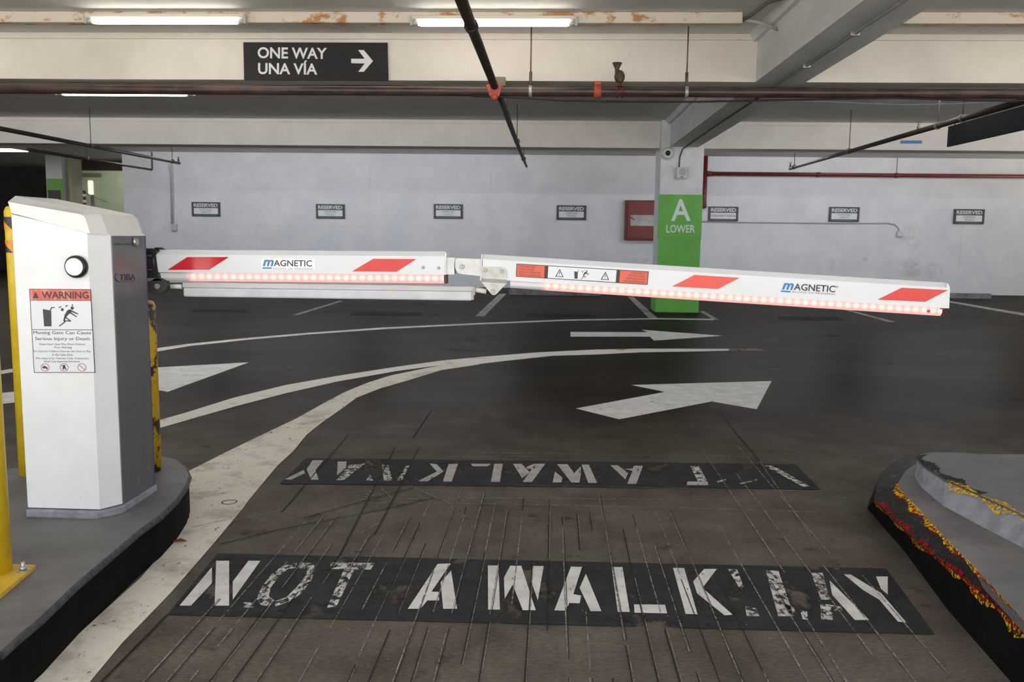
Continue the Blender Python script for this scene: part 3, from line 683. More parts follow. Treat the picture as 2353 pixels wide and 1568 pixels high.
# branch pipes along the depth
def branch(label, pts, radii, hangers, head=None, group='sprinkler branch pipes'):
    r = thing('sprinkler_branch', label, 'pipe', pts[0], group)
    MB().tube(pts, radii, 12).build('pipe', M_DARKPIPE(), r)
    for (p, ztop) in hangers:
        MB().tube([(p.x, p.y, p.z), (p.x, p.y, ztop)], .006, 8).build('hanger_rod', M_ROD(), r)
        MB().tube([(p.x, p.y - .012, p.z), (p.x, p.y + .012, p.z)], max(radii) + .008, 12).build('hanger_ring', M_ROD(), r)
    if head is not None:
        for h in head:
            MB().tube([(h.x, h.y, h.z), (h.x, h.y, h.z + .05), (h.x, h.y, h.z + .09)], [.018, .018, .01], 10).disc((h.x, h.y, h.z + .1), (0, 0, 1), .03, .006, 14).build('sprinkler_head', M_ROD(), r)
    return r
cx_ = ony(1137, 205, PY).x
near = onx(1060, 0, cx_); kn = onx(1083, 60, cx_); tee = onx(1137, 200, cx_); tee2 = onx(1148, 222, cx_)
mid = onx(1177, 300, cx_); mid2 = onx(1199, 357, cx_); end = onx(1210, 383, cx_)
near2 = near + (near - kn) * 1.0
br = branch('slanting brown sprinkler branch passing the orange tee over the lane', [near2, kn, tee, Vector((cx_, PY, PZ)), Vector((cx_, tee2.y + .15, tee2.z)), mid, mid2, end], [.034, .034, .032, .03, .03, .03, .026, .02],
       [(onx(1164, 262, cx_), SLAB), (onx(1188, 325, cx_), SLAB), (onx(1203, 365, cx_), SLAB)])
MB().tube([kn - Vector((0, .03, 0)), kn + Vector((0, .03, 0))], .043, 14).build('pipe_union', M_DARKPIPE(), br)
rp_end = onz(1815, 388, PZ - .02); rX = rp_end.x
rpts = [Vector((rX, PY, PZ)), Vector((rX, (PY + rp_end.y) / 2, PZ - .01)), rp_end]
branch('thin dark branch pipe at right carrying the black hanging sign', rpts, [.032, .028, .024],
       [(onx(1825, 384, rX), SLAB), (onx(1951, 347, rX), SLAB), (onx(2155, 289, rX), SLAB), (onx(2212, 272, rX), SLAB)], [rp_end + Vector((0, -.02, 0)), onx(2110, 303, rX)])
lp_end = onz(412, 375, PZ); lX = lp_end.x
branch('dark branch pipe at left with upturned end before the wall', [Vector((lX, PY, PZ)), lp_end], [.032, .026], [(onx(209, 335, lX), SLAB), (onx(396, 371, lX), SLAB)], [lp_end + Vector((0, -.03, 0))])
l2 = onz(348, 390, PZ - .02)
branch('thin grey branch pipe beyond, ending in a drop before the wall', [Vector((l2.x, 13, PZ - .02)), l2, l2 + Vector((0, .03, .01)), l2 + Vector((0, .04, .35))], [.026, .022, .02, .012], [(onx(200, 365, l2.x), SLAB)])
# black sign hung under the right branch
q = [onx(2178, 338, rX), onx(2353, 299, rX), onx(2480, 271, rX)]
hs = thing('hanging_sign', 'black sign board hanging under the branch pipe at right edge', 'sign', (rX, 8.6, q[0].z))
zt_ = onx(2181, 291, rX).z
MB().box((rX - .012, 7.62, q[0].z), (rX + .012, q[0].y, zt_), .003).build('board', mat('black_sign_board', (17, 17, 18), .8, spec=.1, rgb2=(20, 20, 21), scale=5), hs)
for yy in (7.8, q[0].y - .12):
    MB().tube([(rX, yy, zt_ - .02), (rX, yy, PZ - .034)], .008, 8).build('hanger_strap', M_ROD(), hs)
# cables
a = MB(); a.tube([ony(x, y, PY - .03) for x, y in [(1085, 221), (1180, 224), (1300, 231), (1450, 234), (1600, 234), (1750, 231), (1900, 228), (2050, 225), (2200, 230), (2400, 232)]], .008, 8)
tag(a.build('cable', mat('black_cable', (26, 26, 28), .5), None, (0, PY, PZ)), 'black cable sagging along the underside of the sprinkler main', 'cable')
a = MB(); a.tube([ony(x, y, PY + .02) for x, y in [(1640, 228), (1720, 233), (1850, 232), (1950, 236), (2080, 241), (2200, 238), (2290, 234), (2400, 231)]], .006, 8)
tag(a.build('cable', mat('grey_cable', (120, 126, 150), .5), None, (2.5, PY, PZ)), 'pale grey-blue cable slung below the main at right', 'cable')
# conduit under the big beam, down to the speaker
a = MB(); a.tube([(1.95, 1.2, BEAMZ - .012), (1.95, 8.2, BEAMZ - .012)], .013, 10)
cdt = tag(a.build('beam_conduit', mat('grey_conduit', (176, 177, 176), .5, rgb2=(160, 160, 158), scale=10), None, (1.95, 5, BEAMZ)), 'grey painted conduit along the underside of the big beam', 'conduit')
for yy in (4.9, 6.0, 7.1):
    MB().box((1.92, yy - .015, BEAMZ - .03), (1.98, yy + .015, BEAMZ), .004).build('conduit_strap', M_STEEL(), cdt)
spk = ony(1566, 398, CY - .05)
a = MB(); a.tube([(1.95, 8.2, BEAMZ - .01), (1.94, 11, BEAMZ - .012), (1.96, 13.2, BEAMZ - .012), (1.93, 13.5, BEAMZ - .03), (spk.x - .03, CY - .012, BEAMZ - .15), (spk.x - .035, CY - .012, spk.z + .05)], .010, 8)
tag(a.build('speaker_wire', mat('dark_wire', (64, 62, 60), .6), None, (1.95, 11, BEAMZ)), 'dark wire from the beam down to the small speaker', 'cable')
sp = thing('wall_speaker', 'small white speaker box high on the column', 'speaker', (spk.x, CY, spk.z))
hw = 11.5 * CY / FOCAL
MB().box((spk.x - hw, CY - .1, spk.z - hw * 1.1), (spk.x + hw, CY - .001, spk.z + hw * 1.1), .01).build('housing', mat('offwhite_plastic', (206, 206, 202), .5), sp)
MB().disc((spk.x + .01, CY - .1, spk.z + .015), (0, -1, 0), .055, .006).build('grille', mat('grey_grille', (176, 176, 174), .7), sp)
MB().box((spk.x - .02, CY - .104, spk.z - .068), (spk.x + .02, CY - .1, spk.z - .055)).build('badge', M_BLACKP(), sp)
dc = ony(1535, 352, CY - .1)
cm = thing('security_camera', 'round white security camera at the top of the column', 'camera', (dc.x, CY, dc.z))
MB().tube([(dc.x, CY, dc.z), (dc.x, CY - .06, dc.z), (dc.x, CY - .1, dc.z)], [.085, .095, .07], 24).build('housing', mat('offwhite_plastic', (206, 206, 202)), cm)
MB().ball((dc.x, CY - .095, dc.z), .04).build('lens', M_BLACKP(), cm)
# flexible conduits at the raceway end
e0 = onz(1702, 36, SLAB); a = MB()
a.tube([(e0.x, RY + .05, SLAB - .05), (e0.x + .05, RY - .0, SLAB - .03), (e0.x + .1, RY - .35, SLAB - .02), (e0.x + .25, RY - .6, SLAB - .02), (1.72, RY - .75, SLAB - .08)], .016, 10)
tag(a.build('flexible_conduit', mat('dark_flex', (104, 102, 98), .5), None, (e0.x, RY, SLAB)), 'dark flexible conduit arching back from the raceway end', 'conduit')
a = MB(); a.tube([(e0.x + .02, RY + .05, SLAB - .05), (e0.x + .15, RY + .05, SLAB - .075), (1.745, RY + .08, SLAB - .12)], .013, 10)
tag(a.build('flexible_conduit', mat('pale_flex', (176, 176, 172), .5), None, (e0.x + .1, RY, SLAB)), 'pale flexible conduit from the raceway end to the big beam', 'conduit')
# blue tape
a = MB(); a.prism([ony(x, y, B2 - .006) for x, y in [(2069, 330), (2119, 330), (2119, 323), (2069, 323)]], (0, .005, 0))
tag(a.build('tape_strip', mat('blue_tape', (74, 128, 186), .6), None, ony(2094, 326, B2)), 'strip of blue tape on the far cross beam', 'tape')

# ------------------------------------------------------------------ fire cabinet and standpipe on the back wall
f0, f1 = ony(1437, 460, WALLY - .14), ony(1437, 552, WALLY - .14)
FX0, FX1, FZ0, FZ1 = f0.x, f0.x + .98, f1.z, f0.z
fc = thing('fire_hose_cabinet', 'red fire cabinet with glass strip, half hidden behind the column', 'cabinet', ((FX0 + FX1) / 2, WALLY, FZ0))
a = MB(); g0, g1 = ony(1449, 494, WALLY - .16), ony(1449, 519, WALLY - .16)
MB().box((FX0, WALLY - .14, FZ0), (FX1, WALLY - .002, FZ1), .01).build('body', M_RED(), fc)
d_ = MB(); yA, yB = WALLY - .165, WALLY - .14
d_.box((FX0 + .06, yA, FZ0 + .05), (FX1 - .06, yB, g1.z)); d_.box((FX0 + .06, yA, g0.z), (FX1 - .06, yB, FZ1 - .05)); d_.box((FX0 + .06, yA, g1.z), (g0.x, yB, g0.z)); d_.box((FX1 - .12, yA, g1.z), (FX1 - .06, yB, g0.z))
d_.build('door', mat('red_door_paint', (116, 27, 24), .35), fc)
MB().box((g0.x, yA + .012, g1.z), (FX1 - .12, yB - .004, g0.z)).build('window_glass', mat('dusty_glass', (176, 172, 166), .15, rgb2=(150, 146, 140), scale=4), fc)
MB().tube([(g0.x + .02, yA, g0.z - .06), (g0.x + .1, yA - .01, g0.z - .09)], .022, 10).build('latch', M_STEEL(), fc)
sv = ony(1621, 410, WALLY - .2); sy = WALLY - .12
stp = thing('standpipe', 'red fire standpipe with long horizontal run along the back wall', 'pipe', (sv.x, sy, 1.6))
v0, v1 = ony(1622, 352, sy), ony(1618, 470, sy)
MB().tube([v0, v1, v1 + Vector((-.03, 0, -.05)), v1 + Vector((-.3, 0, -.06))], .05, 14).build('riser', M_RED(), stp)
h0, h1 = ony(1622, 399, sy), ony(2353, 406, sy)
hz = (h0.z + h1.z) / 2
MB().tube([(h0.x, sy, hz), (11.9, sy, hz)], .043, 14).build('run', M_RED(), stp)
MB().tube([(h0.x - .0, sy, hz), (h0.x + .12, sy, hz)], .056, 14).ball((v1.x, sy, v1.z - .03), .062).build('fitting', M_RED(), stp)
for px_ in (1880, 2060):
    X = ony(px_, 400, sy).x; MB().tube([(X - .04, sy, hz), (X + .04, sy, hz)], .053, 14).build('coupling', M_RED(), stp)
    if px_ == 2060: MB().tube([(X, sy, hz), (X, sy, SLAB)], .008, 8).build('hanger_rod', M_ROD(), stp)
# wall conduits
wy = WALLY - .03
a = MB(); a.tube([ony(x, y, wy) for x, y in [(394, 375), (396, 400), (398, 516)]], .018, 8); a.tube([ony(x, y, wy) for x, y in [(388, 380), (391, 400), (394, 516)]], .012, 8)
wc = tag(a.build('wall_conduit', mat('painted_conduit', (190, 188, 188), .6), None, (ony(396, 450, wy).x, wy, 1.3)), 'grey conduit dropping down the left end of the back wall', 'conduit')
c0 = ony(401, 521, wy); MB().box((c0.x - .06, wy - .04, c0.z - .09), (c0.x + .06, WALLY - .002, c0.z + .06), .008).build('outlet_box', mat('painted_conduit', (190, 188, 188)), wc)
a = MB(); a.tube([ony(x, y, wy) for x, y in [(1611, 509), (1700, 511), (1940, 513.5), (2040, 513), (2056, 516), (2064, 523), (2066, 532)]], .012, 8)
wc = tag(a.build('wall_conduit', mat('painted_conduit_grey', (168, 172, 176), .6), None, (ony(1850, 508, wy).x, wy, 1.6)), 'thin conduit running right below the RESERVED signs from the column', 'conduit')
c0 = ony(2067, 538, wy); MB().box((c0.x - .06, wy - .04, c0.z - .06), (c0.x + .06, WALLY - .002, c0.z + .06), .008).build('outlet_box', mat('offwhite_plastic', (206, 206, 202)), wc)
# wheel stops
def wheel_stop(x0, x1, y, label):
    sec = [(0, 0), (.15, 0), (.13, .1), (.02, .1)]
    a = MB(); a.loft([[(x0, y + u, v) for u, v in sec], [(x1, y + u, v) for u, v in sec]])
    return tag(a.build('wheel_stop', mat('concrete_stop', (120, 120, 124), .7, rgb2=(84, 82, 80), scale=4), None, ((x0 + x1) / 2, y, 0)), label, 'wheel stop', 'concrete wheel stops')
p = onz(2278, 687, 0); wheel_stop(p.x - 1.83, p.x, p.y, 'concrete wheel stop on the floor beyond the tip of the barrier arm')
p0_, p1_ = onz(1170, 675, 0), onz(1310, 677, 0); wheel_stop(p0_.x, p0_.x + 1.83, p0_.y - .3, 'concrete wheel stop on the floor behind the barrier joint')

# ------------------------------------------------------------------ lobby things
LY = 20.6
a0, a1 = ony(105, 400, LY), ony(143, 400, LY)
lc = thing('concrete_column', 'far column in the dark lobby, white above green with a black notice', 'column', ((a0.x + a1.x) / 2, LY, 0))
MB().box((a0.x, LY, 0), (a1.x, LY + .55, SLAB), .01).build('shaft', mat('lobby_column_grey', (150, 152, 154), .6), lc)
zg = ony(120, 411, LY).z
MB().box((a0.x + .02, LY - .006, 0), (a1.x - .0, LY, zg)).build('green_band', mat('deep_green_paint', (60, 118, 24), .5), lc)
n0, n1 = ony(110, 437, LY - .02), ony(138, 437, LY - .02)
MB().box((n0.x, LY - .02, .9), (n1.x, LY - .008, n0.z), .004).build('notice', M_BLACKP(), lc)
b0, b1 = ony(143, 400, LY + .2), ony(163, 400, LY + .2)
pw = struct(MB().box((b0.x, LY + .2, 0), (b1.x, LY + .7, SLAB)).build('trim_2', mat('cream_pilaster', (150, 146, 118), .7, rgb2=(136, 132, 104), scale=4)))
SY = 18.2
s0, s1 = ony(193, 438, SY), ony(193, 520, SY)
bo = thing('striped_post', 'slim red and white striped post in front of the lobby door', 'post', (s0.x, SY, 0))
zz = s0.z; n = 0
MB().tube([(s0.x, SY, 0), (s0.x, SY, zz)], .032, 12).build('post', mat('dark_red_post', (112, 44, 34), .5), bo)
while zz > 1.3:
    zz -= .075
    MB().tube([(s0.x, SY, zz - .055), (s0.x, SY, zz)], .036, 12).build('white_band', mat('white_band', (206, 214, 210), .5), bo); zz -= .05
g0_ = ony(212, 448, SY)
gp = tag(MB().tube([(g0_.x, SY, 0), (g0_.x, SY, g0_.z)], .035, 10).build('grey_post', mat('grey_post', (92, 92, 96), .5), None, (g0_.x, SY, 0)), 'plain grey post beside the striped post', 'post')
a = MB(); g_ = ony(246, 465, SY); a.tube([(s0.x, SY, s0.z - .02), (g0_.x, SY, g0_.z - .03), (g_.x, SY, g_.z)], .007, 6)
tag(a.build('chain', mat('grey_chain', (110, 112, 104), .5), None, (s0.x, SY, 1.5)), 'thin chain strung from the striped post to the wall', 'chain')

# ------------------------------------------------------------------ bollards and leaf
def bollard(name, c0, r, ztop, label, m):
    t_ = thing(name, label, 'bollard', c0, 'yellow steel bollards on the island')
    MB().tube([c0, (c0[0], c0[1], ztop - r * .5), (c0[0], c0[1], ztop - r * .15), (c0[0], c0[1], ztop)], [r, r, r * .85, r * .3], 28).build('post', m, t_)
    return t_
bl = onz(60, 1096, KT); bo1 = bollard('steel_bollard', (bl.x, bl.y + .05, KT), .053, 1.275, 'tall yellow bollard behind the left edge of the barrier cabinet', M_YELLOW())
bx, by = bl.x, bl.y + .05
dec = mat('hazard_black', (40, 38, 44), .4)
def tape(nm, z0, z1, m, tri):
    a = MB(); N = 12
    for i in range(N):
        u0, u1 = i / N, (i + 1) / N; a0, a1 = -1.45 + 1.5 * u0, -1.45 + 1.5 * u1
        P = lambda a_, z: Vector((bx + math.sin(a_) * .0545, by - math.cos(a_) * .0545, z))
        c0_, c1_ = z1 + (z0 - z1) * u0 ** 1.4, z1 + (z0 - z1) * u1 ** 1.4
        if tri == 'up': a.poly([P(a0, c0_), P(a1, c1_), P(a1, z1), P(a0, z1 + 1e-4)])
        else: a.poly([P(a0, z0), P(a1, z0 - 1e-4), P(a1, c1_), P(a0, c0_)])
    a.build(nm, m, bo1)
amber = mat('amber_reflective', (238, 160, 10), .35, rgb2=(225, 140, 8), scale=40)
zA, zB, zC, zD = [ony(40, y_, by - .05).z for y_ in (499, 528, 553, 581)]
tape('hazard_tape', zB, zA, dec, 'up'); tape('reflective_tape', zB, zA, amber, 'low')
tape('reflective_tape', zD, zC, amber, 'up'); tape('hazard_tape', zD, zC, dec, 'low')
M_YELLOWD = mat('scraped_yellow', (196, 158, 8), .5, rgb2=(46, 38, 28), scale=13, lo=.52, hi=.56)
b2_ = onz(325, 1089, KT); bollard('steel_bollard', (b2_.x, b2_.y + .055, KT), .057, ony(340, 689, b2_.y + .05).z, 'scraped yellow bollard behind the right edge of the barrier cabinet', M_YELLOWD)
b3_ = onz(-42, 1328, KT + .012)
nb = bollard('steel_bollard', (b3_.x, b3_.y + .04, KT + .0), .057, 1.1, 'yellow bollard on a bolted base plate, mostly out of frame at left', M_YELLOW())
bp_ = [onz(x, y, KT) for x, y in [(-130, 1300), (83, 1308), (0, 1378), (-60, 1420), (-260, 1400)]]
MB().prism(bp_, (0, 0, .014), .002).build('base_plate', mat('worn_yellow_plate', (190, 152, 60), .5, rgb2=(214, 176, 40), scale=8), nb)
bt = onz(53, 1312, KT + .014)
MB().disc(bt, (0, 0, 1), .016, .003).disc(bt + Vector((0, 0, .003)), (0, 0, 1), .011, .01, 6).tube([bt, bt + Vector((0, 0, .026))], .006, 10).build('anchor_bolt', M_STEEL(), nb)
lf = onz(409, 1246, .006)
a = MB(); a.loft([[lf + Vector(v) for v in ((-.03, 0, 0), (0, -.014, .006), (.034, .004, .002), (.004, .016, .008))], [lf + Vector(v) + Vector((0, 0, .0015)) for v in ((-.03, 0, 0), (0, -.014, .006), (.034, .004, .002), (.004, .016, .008))]])
tag(a.build('dry_leaf', mat('dead_leaf', (122, 72, 34), .8), None, lf), 'dry brown leaf at the foot of the left kerb', 'leaf')

# ================================================================== BARRIER GATE
CX0, CX1, CY0, CY1 = -1.868, -1.546, 2.928, 3.30
ZB = KT + .032
gate = thing('parking_barrier', 'white parking barrier with lit articulated arm on the left island', 'barrier gate', ((CX0 + CX1) / 2, (CY0 + CY1) / 2, KT))
MW = M_WHITE()
MB().prism([(CX0 + .01, CY0 - .012, KT - .002), (CX1 - .05, CY0 - .014, KT - .002), (CX1 + .006, CY0 + .05, KT - .002), (CX1 + .006, CY1 - .03, KT - .002), (CX0 + .01, CY1, KT - .002)], (0, 0, .03), .006).build('grout_bed', mat('lilac_grout', (150, 150, 160), .8, rgb2=(122, 122, 130), scale=20, bump=.3), gate)
bev = .046
plan = [(CX0 + .014, CY0), (CX1 - bev, CY0), (CX1, CY0 + .068), (CX1, CY1 - .045), (CX1 - bev, CY1), (CX0 + .014, CY1), (CX0, CY1 - .02), (CX0, CY0 + .02)]
cxm, cym = (CX0 + CX1) / 2, (CY0 + CY1) / 2
ztop = lambda x_: 1.232 - (x_ - CX0) * .215
hs_ = MB(); hs_.hexa([(x_, y_, ZB) for x_, y_ in plan], [(x_, y_, ztop(x_)) for x_, y_ in plan]); housing = hs_.build('housing', MW, gate)
MB().prism([((x_ - cxm) * .95 + cxm, (y_ - cym) * .95 + cym, ZB - .012) for x_, y_ in plan], (0, 0, .013)).build('shadow_gap', M_BLACKP(), gate)  # black insert stands in for the shade under the housing
# hood: chamfered lid with a rounded front
hn = [(CX0 - .004, 1.232), (18, 464), (186, 493), (191, 496), (196, 502), (203, 523), (207, 536)]
nearp = [ony(x_, y_, CY0 - .008) for x_, y_ in ((27, 490), (18, 464), (184, 492.5), (191, 496), (196, 502), (203, 523), (207, 537))]
ridge = [ony(x_, y_, CY0 + .062) for x_, y_ in ((9, 483), (8, 450), (222, 488.5), (229, 491.5), (234, 499), (243, 522), (249, 541.5))]
ridge[0].z = nearp[0].z + .004; ridge[0].x = CX0 - .008; ridge[1].x = CX0 - .008
far = [Vector((p.x, CY1 - .06, p.z)) for p in ridge]; back = [Vector((p.x, CY1 + .008, p.z)) for p in nearp]
hb = MB(); hb.loft([nearp, ridge, far, back]); hood = hb.build('hood', mat('hood_white', (232, 231, 228), .4, rgb2=(225, 224, 221), scale=8, bump=.06, bscale=300), gate)
for p in hood.data.polygons: p.use_smooth = False
# grey door
dz0, dz1 = ZB - .004, ztop(CX1) - .004
dr = MB().box((CX1 - .004, CY0 + .072, dz0), (CX1 + .003, CY1 - .052, dz1), .001).build('door_panel', mat('brushed_grey_door', (112, 112, 116), .32, .25, rgb2=(106, 106, 110), scale=40, stretch=(1, 1, .05)), gate)
MB().box((CX1 - .004, CY1 - .052, dz0), (CX1 + .004, CY1 - .047, dz1)).build('door_edge', mat('violet_edge', (84, 72, 130), .4), dr)
XF = CX1 + .0042
a = MB(); text_q(a, 'TIBA', onx(275, 646, XF), onx(311.5, 643, XF), onx(275, 631, XF), bold=.012)
text_q(a, 'PARKING SYSTEMS', onx(276, 650, XF), onx(311, 646.5, XF), onx(276, 648.3, XF)); text_q(a, 'MHTM MicroDrive', onx(262, 564.5, XF), onx(304, 563, XF), onx(262, 559.5, XF))
a.build('logo', mat('logo_dark', (52, 50, 60), .5), dr)
a = MB(); pts = [onx(x_, y_, XF) for x_, y_ in [(268, 628), (265, 633), (265, 640), (269, 646), (277, 649)]]; a.tube(pts, [.001, .002, .0025, .002, .001], 6); a.build('swoosh', mat('logo_violet', (70, 62, 130), .5), dr)
lk = onx(308.5, 556, XF); MB().disc(lk, (1, 0, 0), .016, .012, 20, .004).build('door_lock', M_STEEL(), dr)
# black scuffs on the bevel
# signal lamp
lc_ = ony(178, 613, CY0)
lamp = MB().disc(lc_ + Vector((0, .002, 0)), (0, -1, 0), .0385, .022, 36, .006).build('signal_lamp', M_BLACKP(), gate)
MB().tube([lc_ + Vector((0, -.015, 0)), lc_ + Vector((0, -.024, 0)), lc_ + Vector((0, -.029, 0))], [.029, .029, .018], 32).build('lamp_lens', emission('lamp_lens', (255, 255, 252), 1.6), lamp)
# warning decal
DY = CY0 - .0012
dq = Quad(ony(67, 664, DY), ony(209, 665, DY), ony(219, 857, DY), ony(78, 857, DY))
decal = MB(); dq.rect(decal, 0, 0, 1, 1); decal = decal.build('warning_decal', mat('decal_black', (44, 44, 48), .5), gate)
def lift(q_, d): return Quad(*[p + Vector((0, -d, 0)) for p in q_.c])
q1, q2 = lift(dq, .0006), lift(dq, .0012)
a = MB(); q1.rect(a, .012, .006, .988, .132); a.build('header', mat('decal_red', (214, 84, 66), .3, rgb2=(240, 170, 156), scale=30, lo=.5, hi=.8, stretch=(1, 1, .6)), decal)
a = MB(); q1.rect(a, .012, .138, .988, .48); q1.rect(a, .012, .487, .988, .993); a.build('panel', mat('decal_white', (226, 229, 234), .35), decal)
M_DT = mat('decal_ink', (58, 58, 64), .5)
a = MB(); q2.text(a, 'WARNING', .2, .03, .96, .112, bold=.02)
q2.poly(a, [(.05, .11), (.15, .11), (.1, .03)])
a.build('heading', M_DT, decal)
R8 = lambda L: [((x_ - 135 - (y_ - 145) * .056) / 845., (y_ - 147) / 1163.) for x_, y_ in L]
def picto(mb, qq, F):
    for poly_ in ([(324, 424), (440, 444), (444, 662), (343, 662)], [(418, 436), (444, 396), (496, 397), (474, 410), (452, 411), (432, 442)], [(540, 400), (580, 378), (580, 390), (550, 410)],
                  [(630, 380), (668, 362), (668, 376), (640, 394)], [(715, 372), (738, 350), (738, 380)], [(660, 440), (690, 425), (720, 460), (665, 510), (640, 545), (618, 545), (622, 505)],
                  [(690, 425), (700, 428), (812, 485), (808, 497), (690, 450)], [(690, 450), (705, 462), (795, 525), (788, 535), (680, 470)], [(618, 535), (640, 535), (630, 580), (640, 600), (555, 665), (545, 655), (620, 595), (605, 580)],
                  [(640, 530), (716, 585), (705, 596), (610, 590), (605, 580), (680, 578), (640, 548)]):
        qq.poly(mb, F(list(reversed(poly_))))
    for (cx, cy, rr) in ((727, 408, 23), (592, 430, 20)):
        qq.poly(mb, F([(cx + rr * math.cos(k * math.pi / 8), cy - rr * math.sin(k * math.pi / 8)) for k in range(16)]))
a = MB(); picto(a, q2, R8); a.build('pictogram', M_DT, decal)
a = MB()
for t_, u0, v0, u1, v1 in (('Moving Gate Can Cause', .03, .498, .97, .548), ('Serious Injury or Death', .055, .57, .94, .62), ('Keep Clear! Gate May Move Without', .12, .645, .86, .672), ('Prior Warning', .36, .683, .64, .712),
                           ('Do Not Let Children Operate the Gate or Play', .02, .73, .95, .757), ('In the Gate Area', .32, .768, .65, .795), ('This Gate is for Vehicles Only. Pedestrians', .04, .815, .91, .842), ('Must Use Separate Entrance', .18, .852, .76, .88)):
    q2.text(a, t_, u0, v0, u1, v1)
a.build('wording', M_DT, decal)
a = MB(); b_ = MB()
for uc in (.19, .5, .79):
    asp = .69
    for k in range(28):
        a0_, a1_ = k * math.pi / 14, (k + 1) * math.pi / 14
        q2.poly(a, [(uc + math.cos(w_) * r_, .935 - math.sin(w_) * r_ * asp) for w_, r_ in ((a0_, .062), (a0_, .071), (a1_, .071), (a1_, .062))])
    q2.poly(a, [(uc - .05, .905), (uc - .043, .9), (uc + .05, .965), (uc + .043, .97)])
q2.poly(b_, [(.145, .93), (.19, .915), (.235, .94), (.225, .955), (.18, .945), (.15, .95)]); q2.poly(b_, [(.485, .905), (.515, .905), (.53, .96), (.515, .96), (.5, .94), (.485, .965), (.472, .96)])
a.build('prohibition_rings', mat('decal_ring_red', (186, 84, 92), .5), decal); b_.build('prohibition_icons', M_DT, decal)

# ---- arm
YA = 3.345
def boom(name, cl, cr, bl_, br_, m, parent, depth=.08, ch=.018):
    """extruded beam: cl/cr chamfer line, bl_/br_ lower front edge (sight points on the arm plane)"""
    CL, CR, BL, BR = [ony(x_, y_, YA) for x_, y_ in (cl, cr, bl_, br_)]
    dy = lambda p, d_, z_=0: p + Vector((0, d_, z_))
    upL = (CL - BL).normalized(); upR = (CR - BR).normalized()
    L = [BL, CL, CL + upL * ch + Vector((0, .022, 0)), CL + upL * ch + Vector((0, depth - .022, 0)), dy(CL, depth), dy(BL, depth)]
    R = [BR, CR, CR + upR * ch + Vector((0, .022, 0)), CR + upR * ch + Vector((0, depth - .022, 0)), dy(CR, depth), dy(BR, depth)]
    a = MB(); a.loft([L, R]); return a.build(name, m, parent)
M_ARM = mat('arm_white', (226, 228, 231), .3, rgb2=(221, 223, 226), scale=5)
arm1 = boom('inner_arm', (356, 585), (1022, 589), (356, 626), (1022, 631.5), M_ARM, gate)
arm2 = boom('outer_arm', (1109, 595.5), (2180, 662), (1109, 641), (2180, 709), M_ARM, gate)

def led_material(name, p_start, period, x_lit):
    """row of LEDs glowing through a frosted strip; unlit before x_lit (distance along the strip)"""
    m = bpy.data.materials.new(name); m.use_nodes = True; nt = m.node_tree; b = nt.nodes['Principled BSDF']
    b.inputs['Roughness'].default_value = .4
    tc = nd(nt, 'ShaderNodeTexCoord'); uv = nd(nt, 'ShaderNodeSeparateXYZ'); nt.links.new(tc.outputs['UV'], uv.inputs[0])
    def mth(op, *ins):
        n_ = nd(nt, 'ShaderNodeMath', operation=op)
        for i, v in enumerate(ins):
            if isinstance(v, (int, float)): n_.inputs[i].default_value = v
            else: nt.links.new(v, n_.inputs[i])
        return n_.outputs[0]
    u, v = uv.outputs[0], uv.outputs[1]
    fr = mth('SUBTRACT', mth('FRACT', mth('DIVIDE', u, period)), .5)
    dx = mth('MULTIPLY', fr, period); dyv = mth('SUBTRACT', v, .019)
    d = mth('SQRT', mth('ADD', mth('MULTIPLY', dx, dx), mth('MULTIPLY', dyv, dyv)))
    g = mth('POWER', mth('MAXIMUM', mth('SUBTRACT', 1, mth('DIVIDE', d, .0165)), 0), 1.0)
    mr = nd(nt, 'ShaderNodeMapRange'); mr.interpolation_type = 'SMOOTHSTEP'
    nt.links.new(u, mr.inputs[0]); mr.inputs[1].default_value = x_lit - .01; mr.inputs[2].default_value = x_lit + .03
    bc = nd(nt, 'ShaderNodeMix', data_type='RGBA'); nt.links.new(mr.outputs[0], bc.inputs[0])
    bc.inputs[6].default_value = lin((226, 222, 226)); bc.inputs[7].default_value = lin((92, 40, 40)); nt.links.new(bc.outputs[2], b.inputs['Base Color'])
    mx = nd(nt, 'ShaderNodeMix', data_type='RGBA'); nt.links.new(g, mx.inputs[0])
    mx.inputs[6].default_value = (LED_BASE[0], LED_BASE[1], LED_BASE[2], 1); mx.inputs[7].default_value = (1.25, .98, .78, 1)
    nt.links.new(mx.outputs[2], b.inputs['Emission Color'])
    nt.links.new(mth('MULTIPLY', mr.outputs[0], 1.02), b.inputs['Emission Strength'])
    return m
LED_BASE = (1.0, .46, .43)
